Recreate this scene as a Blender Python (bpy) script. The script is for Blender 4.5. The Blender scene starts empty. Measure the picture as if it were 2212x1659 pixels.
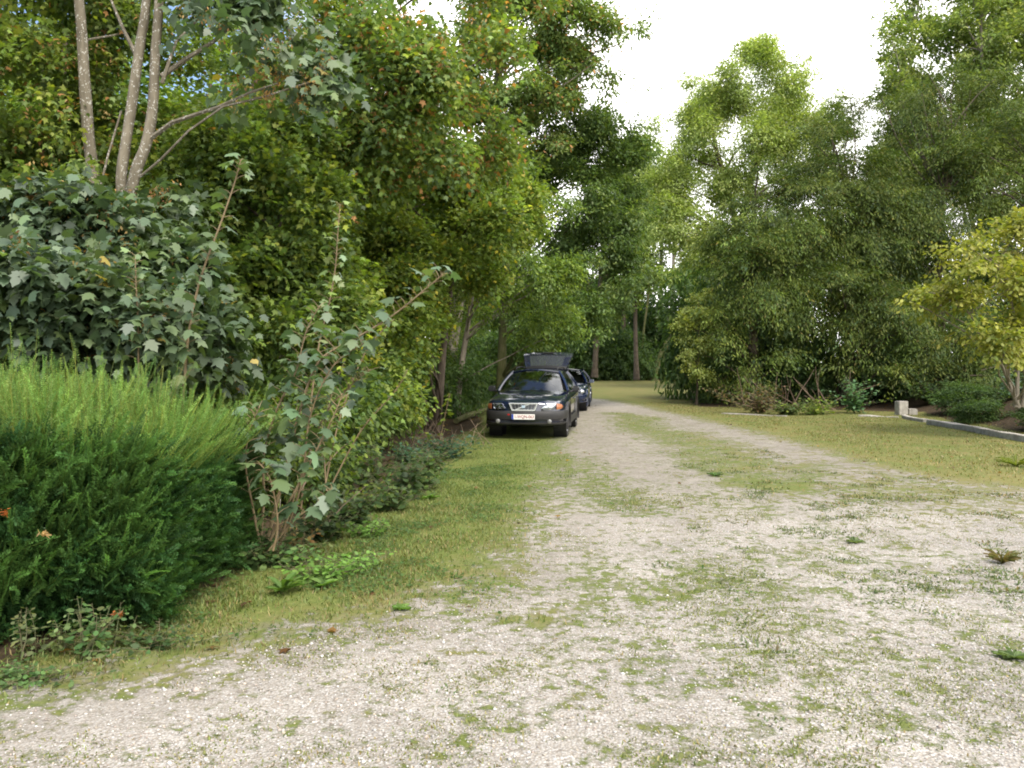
import bpy, math, random
import numpy as np
from mathutils import Vector, Matrix

random.seed(7)
SC = bpy.context.scene
COL = SC.collection
R = math.radians
CAM_H = 1.68
FPX = 1720.0
PITCH = R(1.65)

# ---------------------------------------------------------------- measuring helpers
def ray(px, py):
    u = (px - 1106.0) / FPX
    v = -(py - 829.5) / FPX
    return np.array([u, math.cos(PITCH) + v * math.sin(PITCH), -math.sin(PITCH) + v * math.cos(PITCH)])

def gp(px, py):
    d = ray(px, py)
    t = CAM_H / -d[2]
    return d[0] * t, d[1] * t

def at(px, py, Y):
    d = ray(px, py)
    t = Y / d[1]
    return np.array([d[0] * t, Y, CAM_H + d[2] * t])

def sstep(a, b, x):
    t = np.clip((x - a) / (b - a), 0, 1)
    return t * t * (3 - 2 * t)

# value noise for ground shapes (numpy)
_tab = np.random.default_rng(5).random((256, 256))
def vnoise(x, y, s):
    x = np.asarray(x) * s + 57.3; y = np.asarray(y) * s + 31.7
    xi = np.floor(x).astype(int); yi = np.floor(y).astype(int)
    fx = x - xi; fy = y - yi
    fx = fx * fx * (3 - 2 * fx); fy = fy * fy * (3 - 2 * fy)
    a = _tab[xi % 256, yi % 256]; b = _tab[(xi + 1) % 256, yi % 256]
    c = _tab[xi % 256, (yi + 1) % 256]; d = _tab[(xi + 1) % 256, (yi + 1) % 256]
    return (a * (1 - fx) + b * fx) * (1 - fy) + (c * (1 - fx) + d * fx) * fy

# ---------------------------------------------------------------- scene helpers
def tag(o, label=None, cat=None, group=None, kind=None):
    if label: o['label'] = label
    if cat: o['category'] = cat
    if group: o['group'] = group
    if kind: o['kind'] = kind
    return o

def empty(name, loc=(0, 0, 0), rz=0.0, parent=None):
    o = bpy.data.objects.new(name, None)
    o.empty_display_size = 0.2
    COL.objects.link(o)
    o.location = loc
    o.rotation_euler = (0, 0, rz)
    if parent: o.parent = parent
    return o

def link(name, me, parent=None, mat=None):
    o = bpy.data.objects.new(name, me)
    COL.objects.link(o)
    if parent: o.parent = parent
    if mat and not me.materials: me.materials.append(mat)
    return o

def copy_tree(o, parent=None):
    c = o.copy()
    COL.objects.link(c)
    c.parent = parent
    for ch in list(o.children):
        copy_tree(ch, c)
    return c

def np_mesh(name, V, k, col=None, faces=None, smooth=False):
    """mesh from (n*k,3) verts where each face is k consecutive verts, or from explicit (f,k) faces"""
    V = np.ascontiguousarray(V, dtype=np.float32)
    me = bpy.data.meshes.new(name)
    nv = len(V)
    if faces is None:
        nf = nv // k
        idx = np.arange(nv, dtype=np.int32)
    else:
        faces = np.asarray(faces, dtype=np.int32); k = faces.shape[1]
        nf = len(faces); idx = faces.ravel()
    me.vertices.add(nv)
    me.vertices.foreach_set('co', V.ravel())
    me.loops.add(len(idx))
    me.loops.foreach_set('vertex_index', idx)
    me.polygons.add(nf)
    me.polygons.foreach_set('loop_start', np.arange(0, nf * k, k, dtype=np.int32))
    me.polygons.foreach_set('loop_total', np.full(nf, k, dtype=np.int32))
    if smooth:
        me.polygons.foreach_set('use_smooth', np.ones(nf, dtype=bool))
    me.update(calc_edges=True)
    if col is not None:
        a = me.attributes.new('col', 'FLOAT_COLOR', 'POINT')
        c4 = np.ones((nv, 4), dtype=np.float32); c4[:, :3] = col
        a.data.foreach_set('color', c4.ravel())
    me.validate(verbose=False)
    return me

class MB:
    """collects boxes, prisms, tubes and lofts; builds ONE mesh object"""
    def __init__(s): s.v = []; s.f = []
    def add(s, vs, fs):
        b = len(s.v)
        s.v += [tuple(float(c) for c in p) for p in vs]
        s.f += [tuple(i + b for i in f) for f in fs]
        return s
    def box(s, c, d, rz=0.0, taper=1.0):
        x, y, z = c; a, b, h = d[0] / 2, d[1] / 2, d[2] / 2
        P = [(-a, -b, -h), (a, -b, -h), (a, b, -h), (-a, b, -h)]
        P += [(p[0] * taper, p[1] * taper, h) for p in P[:4]]
        cs, sn = math.cos(rz), math.sin(rz)
        P = [(x + p[0] * cs - p[1] * sn, y + p[0] * sn + p[1] * cs, z + p[2]) for p in P]
        return s.add(P, [(3, 2, 1, 0), (4, 5, 6, 7), (0, 1, 5, 4), (1, 2, 6, 5), (2, 3, 7, 6), (3, 0, 4, 7)])
    def tube(s, path, rad, n=6, cap=True):
        P = [Vector(p) for p in path]
        m = len(P)
        if not hasattr(rad, '__len__'): rad = [rad] * m
        vs = []; prev = None
        for i in range(m):
            t = (P[min(i + 1, m - 1)] - P[max(i - 1, 0)]).normalized()
            if prev is None:
                u = t.orthogonal().normalized()
            else:
                u = (prev - t * prev.dot(t))
                u = u.normalized() if u.length > 1e-6 else t.orthogonal().normalized()
            prev = u; w = t.cross(u)
            for k in range(n):
                a = 2 * math.pi * k / n
                vs.append(P[i] + (u * math.cos(a) + w * math.sin(a)) * rad[i])
        fs = []
        for i in range(m - 1):
            for k in range(n):
                fs.append((i * n + k, i * n + (k + 1) % n, (i + 1) * n + (k + 1) % n, (i + 1) * n + k))
        if cap:
            fs.append(tuple(range(n - 1, -1, -1)))
            fs.append(tuple((m - 1) * n + k for k in range(n)))
        return s.add(vs, fs)
    def grid(s, rows, close=False):
        """rows: list of equal-length point lists -> quad sheet"""
        m = len(rows[0]); vs = [p for r in rows for p in r]; fs = []
        for i in range(len(rows) - 1):
            for k in range(m if close else m - 1):
                k2 = (k + 1) % m
                fs.append((i * m + k, i * m + k2, (i + 1) * m + k2, (i + 1) * m + k))
        return s.add(vs, fs)
    def lathe(s, prof, axis='X', n=24, c=(0, 0, 0)):
        rows = []
        for (r, h) in prof:
            row = []
            for k in range(n):
                a = 2 * math.pi * k / n
                if axis == 'X': row.append((c[0] + h, c[1] + r * math.cos(a), c[2] + r * math.sin(a)))
                elif axis == 'Y': row.append((c[0] + r * math.cos(a), c[1] + h, c[2] + r * math.sin(a)))
                else: row.append((c[0] + r * math.cos(a), c[1] + r * math.sin(a), c[2] + h))
            rows.append(row)
        return s.grid(rows, close=True)
    def prism(s, poly, y0, y1):
        """poly in (x,z), extruded along y; y0/y1 may be functions of (x,z)"""
        f0 = y0 if callable(y0) else (lambda x, z: y0)
        f1 = y1 if callable(y1) else (lambda x, z: y1)
        n = len(poly)
        vs = [(x, f0(x, z), z) for x, z in poly] + [(x, f1(x, z), z) for x, z in poly]
        fs = [tuple(range(n)), tuple(range(2 * n - 1, n - 1, -1))]
        fs += [(i, i + n, (i + 1) % n + n, (i + 1) % n) for i in range(n)]
        return s.add(vs, fs)
    def mesh(s, name, smooth=None, bevel=0):
        me = bpy.data.meshes.new(name)
        me.from_pydata(s.v, [], s.f)
        me.validate(verbose=False)
        import bmesh
        bm = bmesh.new(); bm.from_mesh(me)
        bmesh.ops.recalc_face_normals(bm, faces=bm.faces)
        if bevel:
            ed = [e for e in bm.edges if len(e.link_faces) == 2 and e.calc_face_angle(0) > 0.6]
            bmesh.ops.bevel(bm, geom=ed, offset=bevel, segments=2, affect='EDGES', clamp_overlap=True)
        bm.to_mesh(me); bm.free()
        if smooth is not None:
            me.polygons.foreach_set('use_smooth', [True] * len(me.polygons))
            me.set_sharp_from_angle(angle=R(smooth))
        return me
    def build(s, name, mat, parent=None, smooth=None, bevel=0):
        return link(name, s.mesh(name, smooth, bevel), parent, mat)

# ---------------------------------------------------------------- materials
def new_mat(name):
    m = bpy.data.materials.new(name); m.use_nodes = True
    nt = m.node_tree; nt.nodes.clear()
    out = nt.nodes.new('ShaderNodeOutputMaterial')
    return m, nt, out

def nd(nt, t, **kw):
    n = nt.nodes.new('ShaderNode' + t)
    for k, v in kw.items():
        if k.startswith('i_'):
            n.inputs[k[2:].replace('_', ' ')].default_value = v
        else: setattr(n, k, v)
    return n

def ramp(nt, stops, interp='LINEAR'):
    n = nt.nodes.new('ShaderNodeValToRGB')
    n.color_ramp.interpolation = interp
    e = n.color_ramp.elements
    while len(e) < len(stops): e.new(0.5)
    for i, (p, c) in enumerate(stops):
        e[i].position = p
        e[i].color = (*c, 1) if len(c) == 3 else c
    return n

def mixc(nt, fac, a, b, blend='MIX'):
    n = nt.nodes.new('ShaderNodeMix'); n.data_type = 'RGBA'; n.blend_type = blend
    for sock, v in ((n.inputs[0], fac), (n.inputs[6], a), (n.inputs[7], b)):
        if hasattr(v, 'is_linked') or hasattr(v, 'links'): nt.links.new(v, sock)
        elif isinstance(v, (int, float)): sock.default_value = v
        else: sock.default_value = (*v, 1)
    return n.outputs[2]

def math_n(nt, op, a, b=None, c=None, clamp=False):
    n = nt.nodes.new('ShaderNodeMath'); n.operation = op; n.use_clamp = clamp
    for i, v in enumerate((a, b, c)):
        if v is None: continue
        if isinstance(v, (int, float)): n.inputs[i].default_value = v
        else: nt.links.new(v, n.inputs[i])
    return n.outputs[0]

def principled(name, color, rough=0.5, metal=0.0, coat=0.0, spec=0.5, noise=None, bump=None):
    m, nt, out = new_mat(name)
    p = nd(nt, 'BsdfPrincipled')
    p.inputs['Roughness'].default_value = rough
    p.inputs['Metallic'].default_value = metal
    p.inputs['Coat Weight'].default_value = coat
    p.inputs['Coat Roughness'].default_value = 0.04
    p.inputs['Specular IOR Level'].default_value = spec
    tc = nd(nt, 'TexCoord')
    if noise:
        sc, c2, det = noise
        n = nd(nt, 'TexNoise'); n.inputs['Scale'].default_value = sc; n.inputs['Detail'].default_value = det
        nt.links.new(tc.outputs['Object'], n.inputs['Vector'])
        rp = ramp(nt, [(0.35, color), (0.65, c2)])
        nt.links.new(n.outputs[0], rp.inputs[0])
        nt.links.new(rp.outputs[0], p.inputs['Base Color'])
    else:
        p.inputs['Base Color'].default_value = (*color, 1)
    if bump:
        sc, st = bump
        n = nd(nt, 'TexNoise'); n.inputs['Scale'].default_value = sc; n.inputs['Detail'].default_value = 5
        nt.links.new(tc.outputs['Object'], n.inputs['Vector'])
        b = nd(nt, 'Bump'); b.inputs['Strength'].default_value = st; b.inputs['Distance'].default_value = 0.02
        nt.links.new(n.outputs[0], b.inputs['Height'])
        nt.links.new(b.outputs[0], p.inputs['Normal'])
    nt.links.new(p.outputs[0], out.inputs[0])
    return m

def leaf_mat(name, trans=0.35, gloss=0.05, rough=0.45, tmul=(1.22, 1.26, 0.5)):
    m, nt, out = new_mat(name)
    a = nd(nt, 'Attribute', attribute_name='col')
    oi = nd(nt, 'ObjectInfo')
    mr = nd(nt, 'MapRange'); mr.inputs['To Min'].default_value = 0.86; mr.inputs['To Max'].default_value = 1.16
    nt.links.new(oi.outputs['Random'], mr.inputs['Value'])
    hs = nd(nt, 'HueSaturation')
    nt.links.new(a.outputs['Color'], hs.inputs['Color']); nt.links.new(mr.outputs[0], hs.inputs['Value'])
    d = nd(nt, 'BsdfDiffuse'); t = nd(nt, 'BsdfTranslucent'); g = nd(nt, 'BsdfGlossy')
    g.inputs['Roughness'].default_value = rough
    g.inputs['Color'].default_value = (1, 1, 1, 1)
    nt.links.new(hs.outputs[0], d.inputs['Color'])
    nt.links.new(mixc(nt, 1.0, hs.outputs[0], tmul, 'MULTIPLY'), t.inputs['Color'])
    m1 = nd(nt, 'MixShader'); m1.inputs[0].default_value = trans
    nt.links.new(d.outputs[0], m1.inputs[1]); nt.links.new(t.outputs[0], m1.inputs[2])
    lw = nd(nt, 'LayerWeight'); lw.inputs['Blend'].default_value = 0.35
    f = math_n(nt, 'MULTIPLY_ADD', lw.outputs['Facing'], gloss * 2, gloss)
    m2 = nd(nt, 'MixShader')
    nt.links.new(f, m2.inputs[0]); nt.links.new(m1.outputs[0], m2.inputs[1]); nt.links.new(g.outputs[0], m2.inputs[2])
    nt.links.new(m2.outputs[0], out.inputs[0])
    return m

def bark_mat(name, c1, c2, lichen=None, lsc=14, lthr=0.27, bump=0.6, sc=6):
    m, nt, out = new_mat(name)
    p = nd(nt, 'BsdfPrincipled'); p.inputs['Roughness'].default_value = 0.9
    p.inputs['Specular IOR Level'].default_value = 0.2
    tc = nd(nt, 'TexCoord')
    mp = nd(nt, 'Mapping'); mp.inputs['Scale'].default_value = (1, 1, 0.25)
    nt.links.new(tc.outputs['Object'], mp.inputs['Vector'])
    n = nd(nt, 'TexNoise'); n.inputs['Scale'].default_value = sc * 3; n.inputs['Detail'].default_value = 6
    nt.links.new(mp.outputs[0], n.inputs['Vector'])
    n2 = nd(nt, 'TexNoise'); n2.inputs['Scale'].default_value = 2.2; n2.inputs['Detail'].default_value = 3
    nt.links.new(tc.outputs['Object'], n2.inputs['Vector'])
    mx = math_n(nt, 'ADD', math_n(nt, 'MULTIPLY', n.outputs[0], 0.6), math_n(nt, 'MULTIPLY', n2.outputs[0], 0.4))
    rp = ramp(nt, [(0.36, c1), (0.64, c2)])
    nt.links.new(mx, rp.inputs[0])
    colr = rp.outputs[0]
    if lichen:
        v = nd(nt, 'TexVoronoi'); v.inputs['Scale'].default_value = lsc
        mp2 = nd(nt, 'Mapping'); mp2.inputs['Scale'].default_value = (1, 1, 0.7)
        nt.links.new(tc.outputs['Object'], mp2.inputs['Vector'])
        n3 = nd(nt, 'TexNoise'); n3.inputs['Scale'].default_value = 9; n3.inputs['Detail'].default_value = 4
        nt.links.new(tc.outputs['Object'], n3.inputs['Vector'])
        add = nd(nt, 'MixRGB'); add.inputs[0].default_value = 0.15
        nt.links.new(mp2.outputs[0], add.inputs[1]); nt.links.new(n3.outputs['Color'], add.inputs[2])
        nt.links.new(add.outputs[0], v.inputs['Vector'])
        mask = math_n(nt, 'MULTIPLY', math_n(nt, 'LESS_THAN', v.outputs['Distance'], lthr),
                      math_n(nt, 'GREATER_THAN', n3.outputs[0], 0.47))
        colr = mixc(nt, math_n(nt, 'MULTIPLY', mask, 0.8), colr, lichen)
    nt.links.new(colr, p.inputs['Base Color'])
    b = nd(nt, 'Bump'); b.inputs['Strength'].default_value = bump; b.inputs['Distance'].default_value = 0.03
    nt.links.new(n.outputs[0], b.inputs['Height']); nt.links.new(b.outputs[0], p.inputs['Normal'])
    nt.links.new(p.outputs[0], out.inputs[0])
    return m

M = {}
M['leaf'] = leaf_mat('leaf_matte', 0.47, 0.012, 0.5)
M['leaf_sheen'] = leaf_mat('leaf_sheen', 0.38, 0.035, 0.5)
M['needle'] = leaf_mat('needle', 0.30, 0.012, 0.5)
M['grass'] = leaf_mat('grass_blade', 0.35, 0.02, 0.6)
M['bark_lichen'] = bark_mat('bark_lichen', (0.10, 0.085, 0.06), (0.19, 0.165, 0.12), (0.46, 0.45, 0.40), 40, 0.30)
M['bark_brown'] = bark_mat('bark_brown', (0.045, 0.035, 0.025), (0.14, 0.11, 0.08), None)
M['bark_pale'] = bark_mat('bark_pale', (0.15, 0.13, 0.10), (0.30, 0.26, 0.20), None)
M['bark_moss'] = bark_mat('bark_moss', (0.06, 0.075, 0.02), (0.13, 0.12, 0.06), None)
M['green_stem'] = principled('green_stem', (0.07, 0.09, 0.03), 0.7, noise=(14, (0.12, 0.10, 0.05), 3))
M['stem'] = principled('stem_wood', (0.17, 0.12, 0.06), 0.8, noise=(12, (0.24, 0.18, 0.10), 3))
M['twig'] = principled('dead_twig', (0.13, 0.09, 0.06), 0.9, noise=(10, (0.22, 0.16, 0.11), 3))
M['concrete'] = principled('old_concrete', (0.27, 0.245, 0.21), 0.95, noise=(7, (0.42, 0.39, 0.335), 6), bump=(25, 0.5))
# ---------------------------------------------------------------- foliage
def nrm(a):
    return a / np.maximum(np.linalg.norm(a, axis=-1, keepdims=True), 1e-6)

def palette_cols(rng, n, m, pal, spray_sd=0.18, leaf_sd=0.16, odd=None, gain=1.9):
    """per-leaf colours: each spray gets its own hue from the palette, each leaf varies a little"""
    cols = np.array([p[:3] for p in pal], dtype=float)
    w = np.array([p[3] for p in pal], dtype=float); w /= w.sum()
    c = cols[rng.choice(len(pal), n, p=w)]
    c2 = cols[rng.choice(len(pal), (n, m), p=w)]
    c = c[:, None, :] * 0.65 + c2 * 0.35
    c = c * np.exp(rng.normal(0, spray_sd, (n, 1, 1))) * np.exp(rng.normal(0, leaf_sd, (n, m, 1)))
    if odd:
        oc, op = odd
        k = rng.random((n, m)) < op
        c[k] = np.array(oc) * np.exp(rng.normal(0, 0.25, (k.sum(), 1)))
    return np.clip(c.reshape(-1, 3) * gain, 0.004, 0.8)

def sprays(rng, base, dirs, L, W, m, flat=0.18, droop=0.15, up=0.5, tpow=0.75, jit=0.4):
    n = len(base)
    dirs = nrm(dirs)
    upv = np.array([0, 0, 1.0]) + rng.normal(0, 0.35, (n, 3))
    s = nrm(np.cross(dirs, upv)); nn = nrm(np.cross(s, dirs))
    t = rng.random((n, m)) ** tpow
    lat = rng.normal(0, 1, (n, m)) * 0.5 * (1.05 - 0.6 * t)
    L_ = np.asarray(L).reshape(-1, 1); W_ = np.asarray(W).reshape(-1, 1)
    pos = (base[:, None] + dirs[:, None] * (L_ * t)[..., None] + s[:, None] * (lat * W_)[..., None]
           + nn[:, None] * (rng.normal(0, 1, (n, m)) * flat * W_)[..., None])
    pos[..., 2] -= droop * L_ * t * t
    a = (dirs[:, None] * 0.6 + s[:, None] * (np.sign(lat) * 0.7)[..., None] + rng.normal(0, jit, (n, m, 3)))
    a[..., 2] -= 0.25 + droop
    a = nrm(a)
    q = nn[:, None] * np.sign(nn[:, None, 2:3] + 1e-6) + rng.normal(0, jit, (n, m, 3)) + np.array([0, 0, up])
    b = nrm(np.cross(q, a)); q = np.cross(a, b)
    return [x.reshape(-1, 3) for x in (pos, a, b, q)]

QUAD = np.array([(0, 0, 0), (0.45, 0.5, -0.10), (1, 0, -0.12), (0.45, -0.5, -0.10)])
def _mirror(half):
    h = np.array(half)
    r = h[1:-1][::-1] * np.array([1, -1])
    p = np.vstack([h, r])
    z = -0.55 * np.abs(p[:, 1]) ** 1.5 - 0.26 * p[:, 0] ** 2
    return np.column_stack([p, z])
MAPLE = _mirror([(0, 0), (-0.09, 0.13), (0.02, 0.43), (0.17, 0.30), (0.30, 0.42), (0.44, 0.60), (0.50, 0.27), (0.68, 0.25), (0.80, 0.13), (1.0, 0)])
MAPLE_LO = _mirror([(0, 0), (0.0, 0.40), (0.2, 0.28), (0.42, 0.56), (0.52, 0.22), (1.0, 0)])
OVAL = _mirror([(0, 0), (0.18, 0.27), (0.5, 0.36), (0.8, 0.22), (1.0, 0)])

def leaf_verts(P, length, width, tpl):
    pos, a, b, q = P
    n = len(pos)
    length = np.broadcast_to(np.asarray(length, float), (n,)); width = np.broadcast_to(np.asarray(width, float), (n,))
    V = (pos[:, None] + a[:, None] * (tpl[None, :, 0:1] * length[:, None, None])
         + b[:, None] * (tpl[None, :, 1:2] * width[:, None, None])
         + q[:, None] * (tpl[None, :, 2:3] * length[:, None, None]))
    return V.reshape(-1, 3)

def leaf_mesh(name, P, length, width, cols, tpl=QUAD):
    k = len(tpl)
    return np_mesh(name, leaf_verts(P, length, width, tpl), k, np.repeat(cols, k, axis=0))

def unit(rng, n):
    return nrm(rng.normal(0, 1, (n, 3)))

def lobes_of(rng, ells, n, size=(0.24, 0.42), shell=(0.45, 0.88)):
    """billowy lobes inside a union of ellipsoids (cx,cy,cz,rx,ry,rz,weight)"""
    E = np.array(ells, float); w = E[:, 6] / E[:, 6].sum()
    k = rng.choice(len(E), n, p=w)
    u = unit(rng, n)
    r = rng.uniform(*shell, (n, 1))
    c = E[k, :3] + u * E[k, 3:6] * r
    rad = rng.uniform(*size, n) * E[k, 3:6].mean(axis=1)
    return c, rad, E[k, :3]

def crown(name, seed, ells, n_lobes, n_sprays, m, leaf, pal, L=(0.6, 1.2), W=0.5, flat=0.18, droop=0.15,
          up_bias=0.15, size=(0.24, 0.42), shell=(0.45, 0.88), tpl=QUAD, odd=None, zmin=0.3, keep=None,
          spray_sd=0.18, leaf_sd=0.11, inner=0.25, lf=0.7, gain=2.05, jit=.4):
    rng = np.random.default_rng(seed)
    c, rad, ec = lobes_of(rng, ells, n_lobes, size, shell)
    k = rng.integers(0, n_lobes, n_sprays)
    k = rng.choice(n_lobes, n_sprays, p=rad ** 2 / (rad ** 2).sum())
    u = unit(rng, n_sprays)
    out = nrm(c[k] - ec[k])
    u = nrm(u + out * 0.55)
    rr = np.where(rng.random(n_sprays) < inner, rng.uniform(0.1, 0.6, n_sprays), rng.uniform(0.55, 1.0, n_sprays))
    p = c[k] + u * (rad[k] * rr)[:, None] * np.array([1.08, 1.08, lf])
    d = nrm(u + out * 0.6 + np.array([0, 0, up_bias]) + rng.normal(0, 0.35, (n_sprays, 3)))
    Ls = rng.uniform(*L, n_sprays)
    base = p - d * (Ls * 0.6)[:, None]
    ok = base[:, 2] > zmin
    if keep is not None: ok &= keep(p)
    base, d, Ls = base[ok], d[ok], Ls[ok]
    P = sprays(rng, base, d, Ls, Ls * W, m, flat, droop, jit=jit)
    ns = len(base)
    cols = palette_cols(rng, ns, m, pal, spray_sd, leaf_sd, odd, gain)
    N = ns * m
    le = leaf[0] * rng.uniform(0.65, 1.25, N)
    me = leaf_mesh(name, P, le, le * leaf[1], cols, tpl)
    return me, c, rad, (base, d, Ls)

def limb_path(rng, a, b, bend=0.12, n=5, sag=0.0):
    a = np.array(a, float); b = np.array(b, float)
    L = np.linalg.norm(b - a)
    off = rng.normal(0, bend * L, 3) * np.array([1, 1, 0.6])
    pts = []
    for i in range(n):
        t = i / (n - 1)
        pts.append(a + (b - a) * t + off * math.sin(math.pi * t) * 0.6 + rng.normal(0, 0.012 * L, 3) * (0 < i < n - 1)
                   + np.array([0, 0, sag * L * math.sin(math.pi * t)]))
    return pts

def wood(name, rng, trunks, targets=(), limb_r=0.05, trunk_sides=10, mat=None, parent=None, twigs=()):
    """trunks: list of (path, r0, r1); a limb runs from the nearest lower trunk point to each target"""
    mb = MB()
    allp = []
    for path, r0, r1 in trunks:
        n = len(path); pts = []; 
        P = [Vector(p) for p in path]
        # resample smoothly
        fine = []
        for i in range(n - 1):
            p0 = P[max(i - 1, 0)]; p1 = P[i]; p2 = P[i + 1]; p3 = P[min(i + 2, n - 1)]
            for k in range(4):
                t = k / 4
                fine.append(0.5 * ((2 * p1) + (-p0 + p2) * t + (2 * p0 - 5 * p1 + 4 * p2 - p3) * t * t + (-p0 + 3 * p1 - 3 * p2 + p3) * t ** 3))
        fine.append(P[-1])
        m = len(fine)
        rad = [r0 + (r1 - r0) * (i / (m - 1)) ** 0.8 for i in range(m)]
        rad[0] *= 1.35
        if m > 6: rad[1] *= 1.12
        rad = [r * random.uniform(0.95, 1.05) for r in rad]
        mb.tube(fine, rad, trunk_sides)
        allp += [(p, r) for p, r in zip(fine, rad)]
    A = np.array([tuple(p) for p, r in allp]); RR = np.array([r for p, r in allp])
    for t in targets:
        t = np.array(t, float)
        hd = np.hypot(A[:, 0] - t[0], A[:, 1] - t[1])
        score = np.abs((t[2] - A[:, 2]) - 0.55 * hd) + 0.25 * hd
        i = int(np.argmin(score))
        pth = limb_path(rng, A[i], t, 0.10, 6, 0.05)
        r0 = min(RR[i] * 0.6, limb_r)
        mb.tube(pth, [r0 + (0.012 - r0) * (j / 5) ** 0.8 for j in range(6)], 6)
    for pth, r0, r1 in twigs:
        n = len(pth)
        mb.tube(pth, [r0 + (r1 - r0) * j / (n - 1) for j in range(n)], 5)
    return mb.build(name, mat, parent, smooth=60)

def tree(name, loc, label, cat='tree', group=None, crown_me=None, lobes=None, trunks=(), bark='bark_brown',
         leafm='leaf', limb_r=0.06, seed=0, rz=0.0, extra_targets=(), twigs=(), limb_n=40):
    root = empty(name, loc, rz)
    tag(root, label, cat, group)
    rng = np.random.default_rng(seed + 900)
    tg = list(lobes[:limb_n]) if lobes is not None else []
    wood('trunk', rng, trunks, tg + list(extra_targets), limb_r, 10, M[bark], root, twigs)
    if crown_me is not None:
        link('crown', crown_me, root, M[leafm])
    return root

# palettes (r,g,b,weight): real-world leaf reflectances
PAL_SYC = [(0.048, 0.084, 0.038, 5), (0.060, 0.098, 0.047, 4), (0.074, 0.106, 0.030, 2.5), (0.033, 0.058, 0.026, 2.5)]
PAL_SYCY = [(0.066, 0.105, 0.045, 5), (0.095, 0.140, 0.050, 4), (0.13, 0.15, 0.05, 1.2), (0.05, 0.08, 0.045, 2)]
PAL_MAPLE = [(0.080, 0.120, 0.021, 5), (0.113, 0.148, 0.023, 4), (0.155, 0.170, 0.027, 1.8), (0.047, 0.080, 0.018, 3)]
PAL_DARK = [(0.048, 0.080, 0.021, 5), (0.064, 0.100, 0.027, 4), (0.092, 0.115, 0.024, 2), (0.031, 0.054, 0.017, 3)]
PAL_OAK = [(0.062, 0.094, 0.027, 5), (0.084, 0.112, 0.032, 4), (0.10, 0.12, 0.032, 1.6), (0.040, 0.070, 0.02, 2)]
PAL_ASH = [(0.115, 0.150, 0.044, 5), (0.150, 0.180, 0.055, 4), (0.19, 0.20, 0.07, 2), (0.08, 0.11, 0.038, 2)]
PAL_YEW = [(0.053, 0.082, 0.014, 5), (0.076, 0.100, 0.016, 4), (0.105, 0.115, 0.022, 2), (0.034, 0.054, 0.013, 4), (0.032, 0.060, 0.028, 1.5)]
PAL_HAZEL = [(0.125, 0.135, 0.024, 5), (0.155, 0.155, 0.030, 4), (0.18, 0.165, 0.042, 2), (0.075, 0.10, 0.018, 4)]
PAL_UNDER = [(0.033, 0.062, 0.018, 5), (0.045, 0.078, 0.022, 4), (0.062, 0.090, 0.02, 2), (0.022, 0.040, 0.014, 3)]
PAL_HEDGE = [(0.021, 0.058, 0.018, 5), (0.029, 0.075, 0.020, 4), (0.043, 0.094, 0.021, 2.5)]
PAL_SHOOT = [(0.080, 0.145, 0.028, 5), (0.108, 0.170, 0.038, 4), (0.052, 0.112, 0.024, 3), (0.14, 0.17, 0.045, 1)]
BROWN = (0.20, 0.10, 0.035)
# ---------------------------------------------------------------- ground
L_EDGE = np.array([(-60, 1.5), (-7.5, 2.2), (-4.6, 2.9), (-3.1, 3.25), (-2.1, 3.62), (-1.35, 4.25), (-0.55, 4.9), (-0.05, 5.5), (0.3, 6.8), (0.52, 8.6), (0.80, 11.5),
                   (1.05, 14.5), (1.55, 20), (1.85, 26), (1.0, 32), (-0.5, 36), (-4, 40), (-14, 44)])
R_EDGE = np.array([(-14, 47), (-3, 43.5), (1.8, 38.5), (3.6, 33), (4.5, 27), (4.95, 22), (5.2, 17), (5.4, 12.5), (5.8, 10.5), (7.5, 8.6), (12, 7.2), (60, 5)])
DRIVE = np.vstack([L_EDGE, R_EDGE, [(60, -30), (-60, -30)]])

def poly_sdf(px, py, poly):
    """signed distance, positive inside"""
    px = px.ravel(); py = py.ravel()
    d2 = np.full(len(px), 1e9); inside = np.zeros(len(px), bool)
    n = len(poly)
    for i in range(n):
        x1, y1 = poly[i]; x2, y2 = poly[(i + 1) % n]
        ex, ey = x2 - x1, y2 - y1
        t = np.clip(((px - x1) * ex + (py - y1) * ey) / (ex * ex + ey * ey), 0, 1)
        d2 = np.minimum(d2, (px - x1 - t * ex) ** 2 + (py - y1 - t * ey) ** 2)
        c = (y1 > py) != (y2 > py)
        with np.errstate(divide='ignore', invalid='ignore'):
            xi = (x2 - x1) * (py - y1) / (y2 - y1) + x1
        inside ^= c & (px < xi)
    return np.where(inside, 1, -1) * np.sqrt(d2)

def seg_dist(px, py, pts):
    d = np.full(px.shape, 1e9)
    for (x1, y1), (x2, y2) in zip(pts[:-1], pts[1:]):
        ex, ey = x2 - x1, y2 - y1
        t = np.clip(((px - x1) * ex + (py - y1) * ey) / (ex * ex + ey * ey), 0, 1)
        d = np.minimum(d, np.hypot(px - x1 - t * ex, py - y1 - t * ey))
    return d

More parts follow.
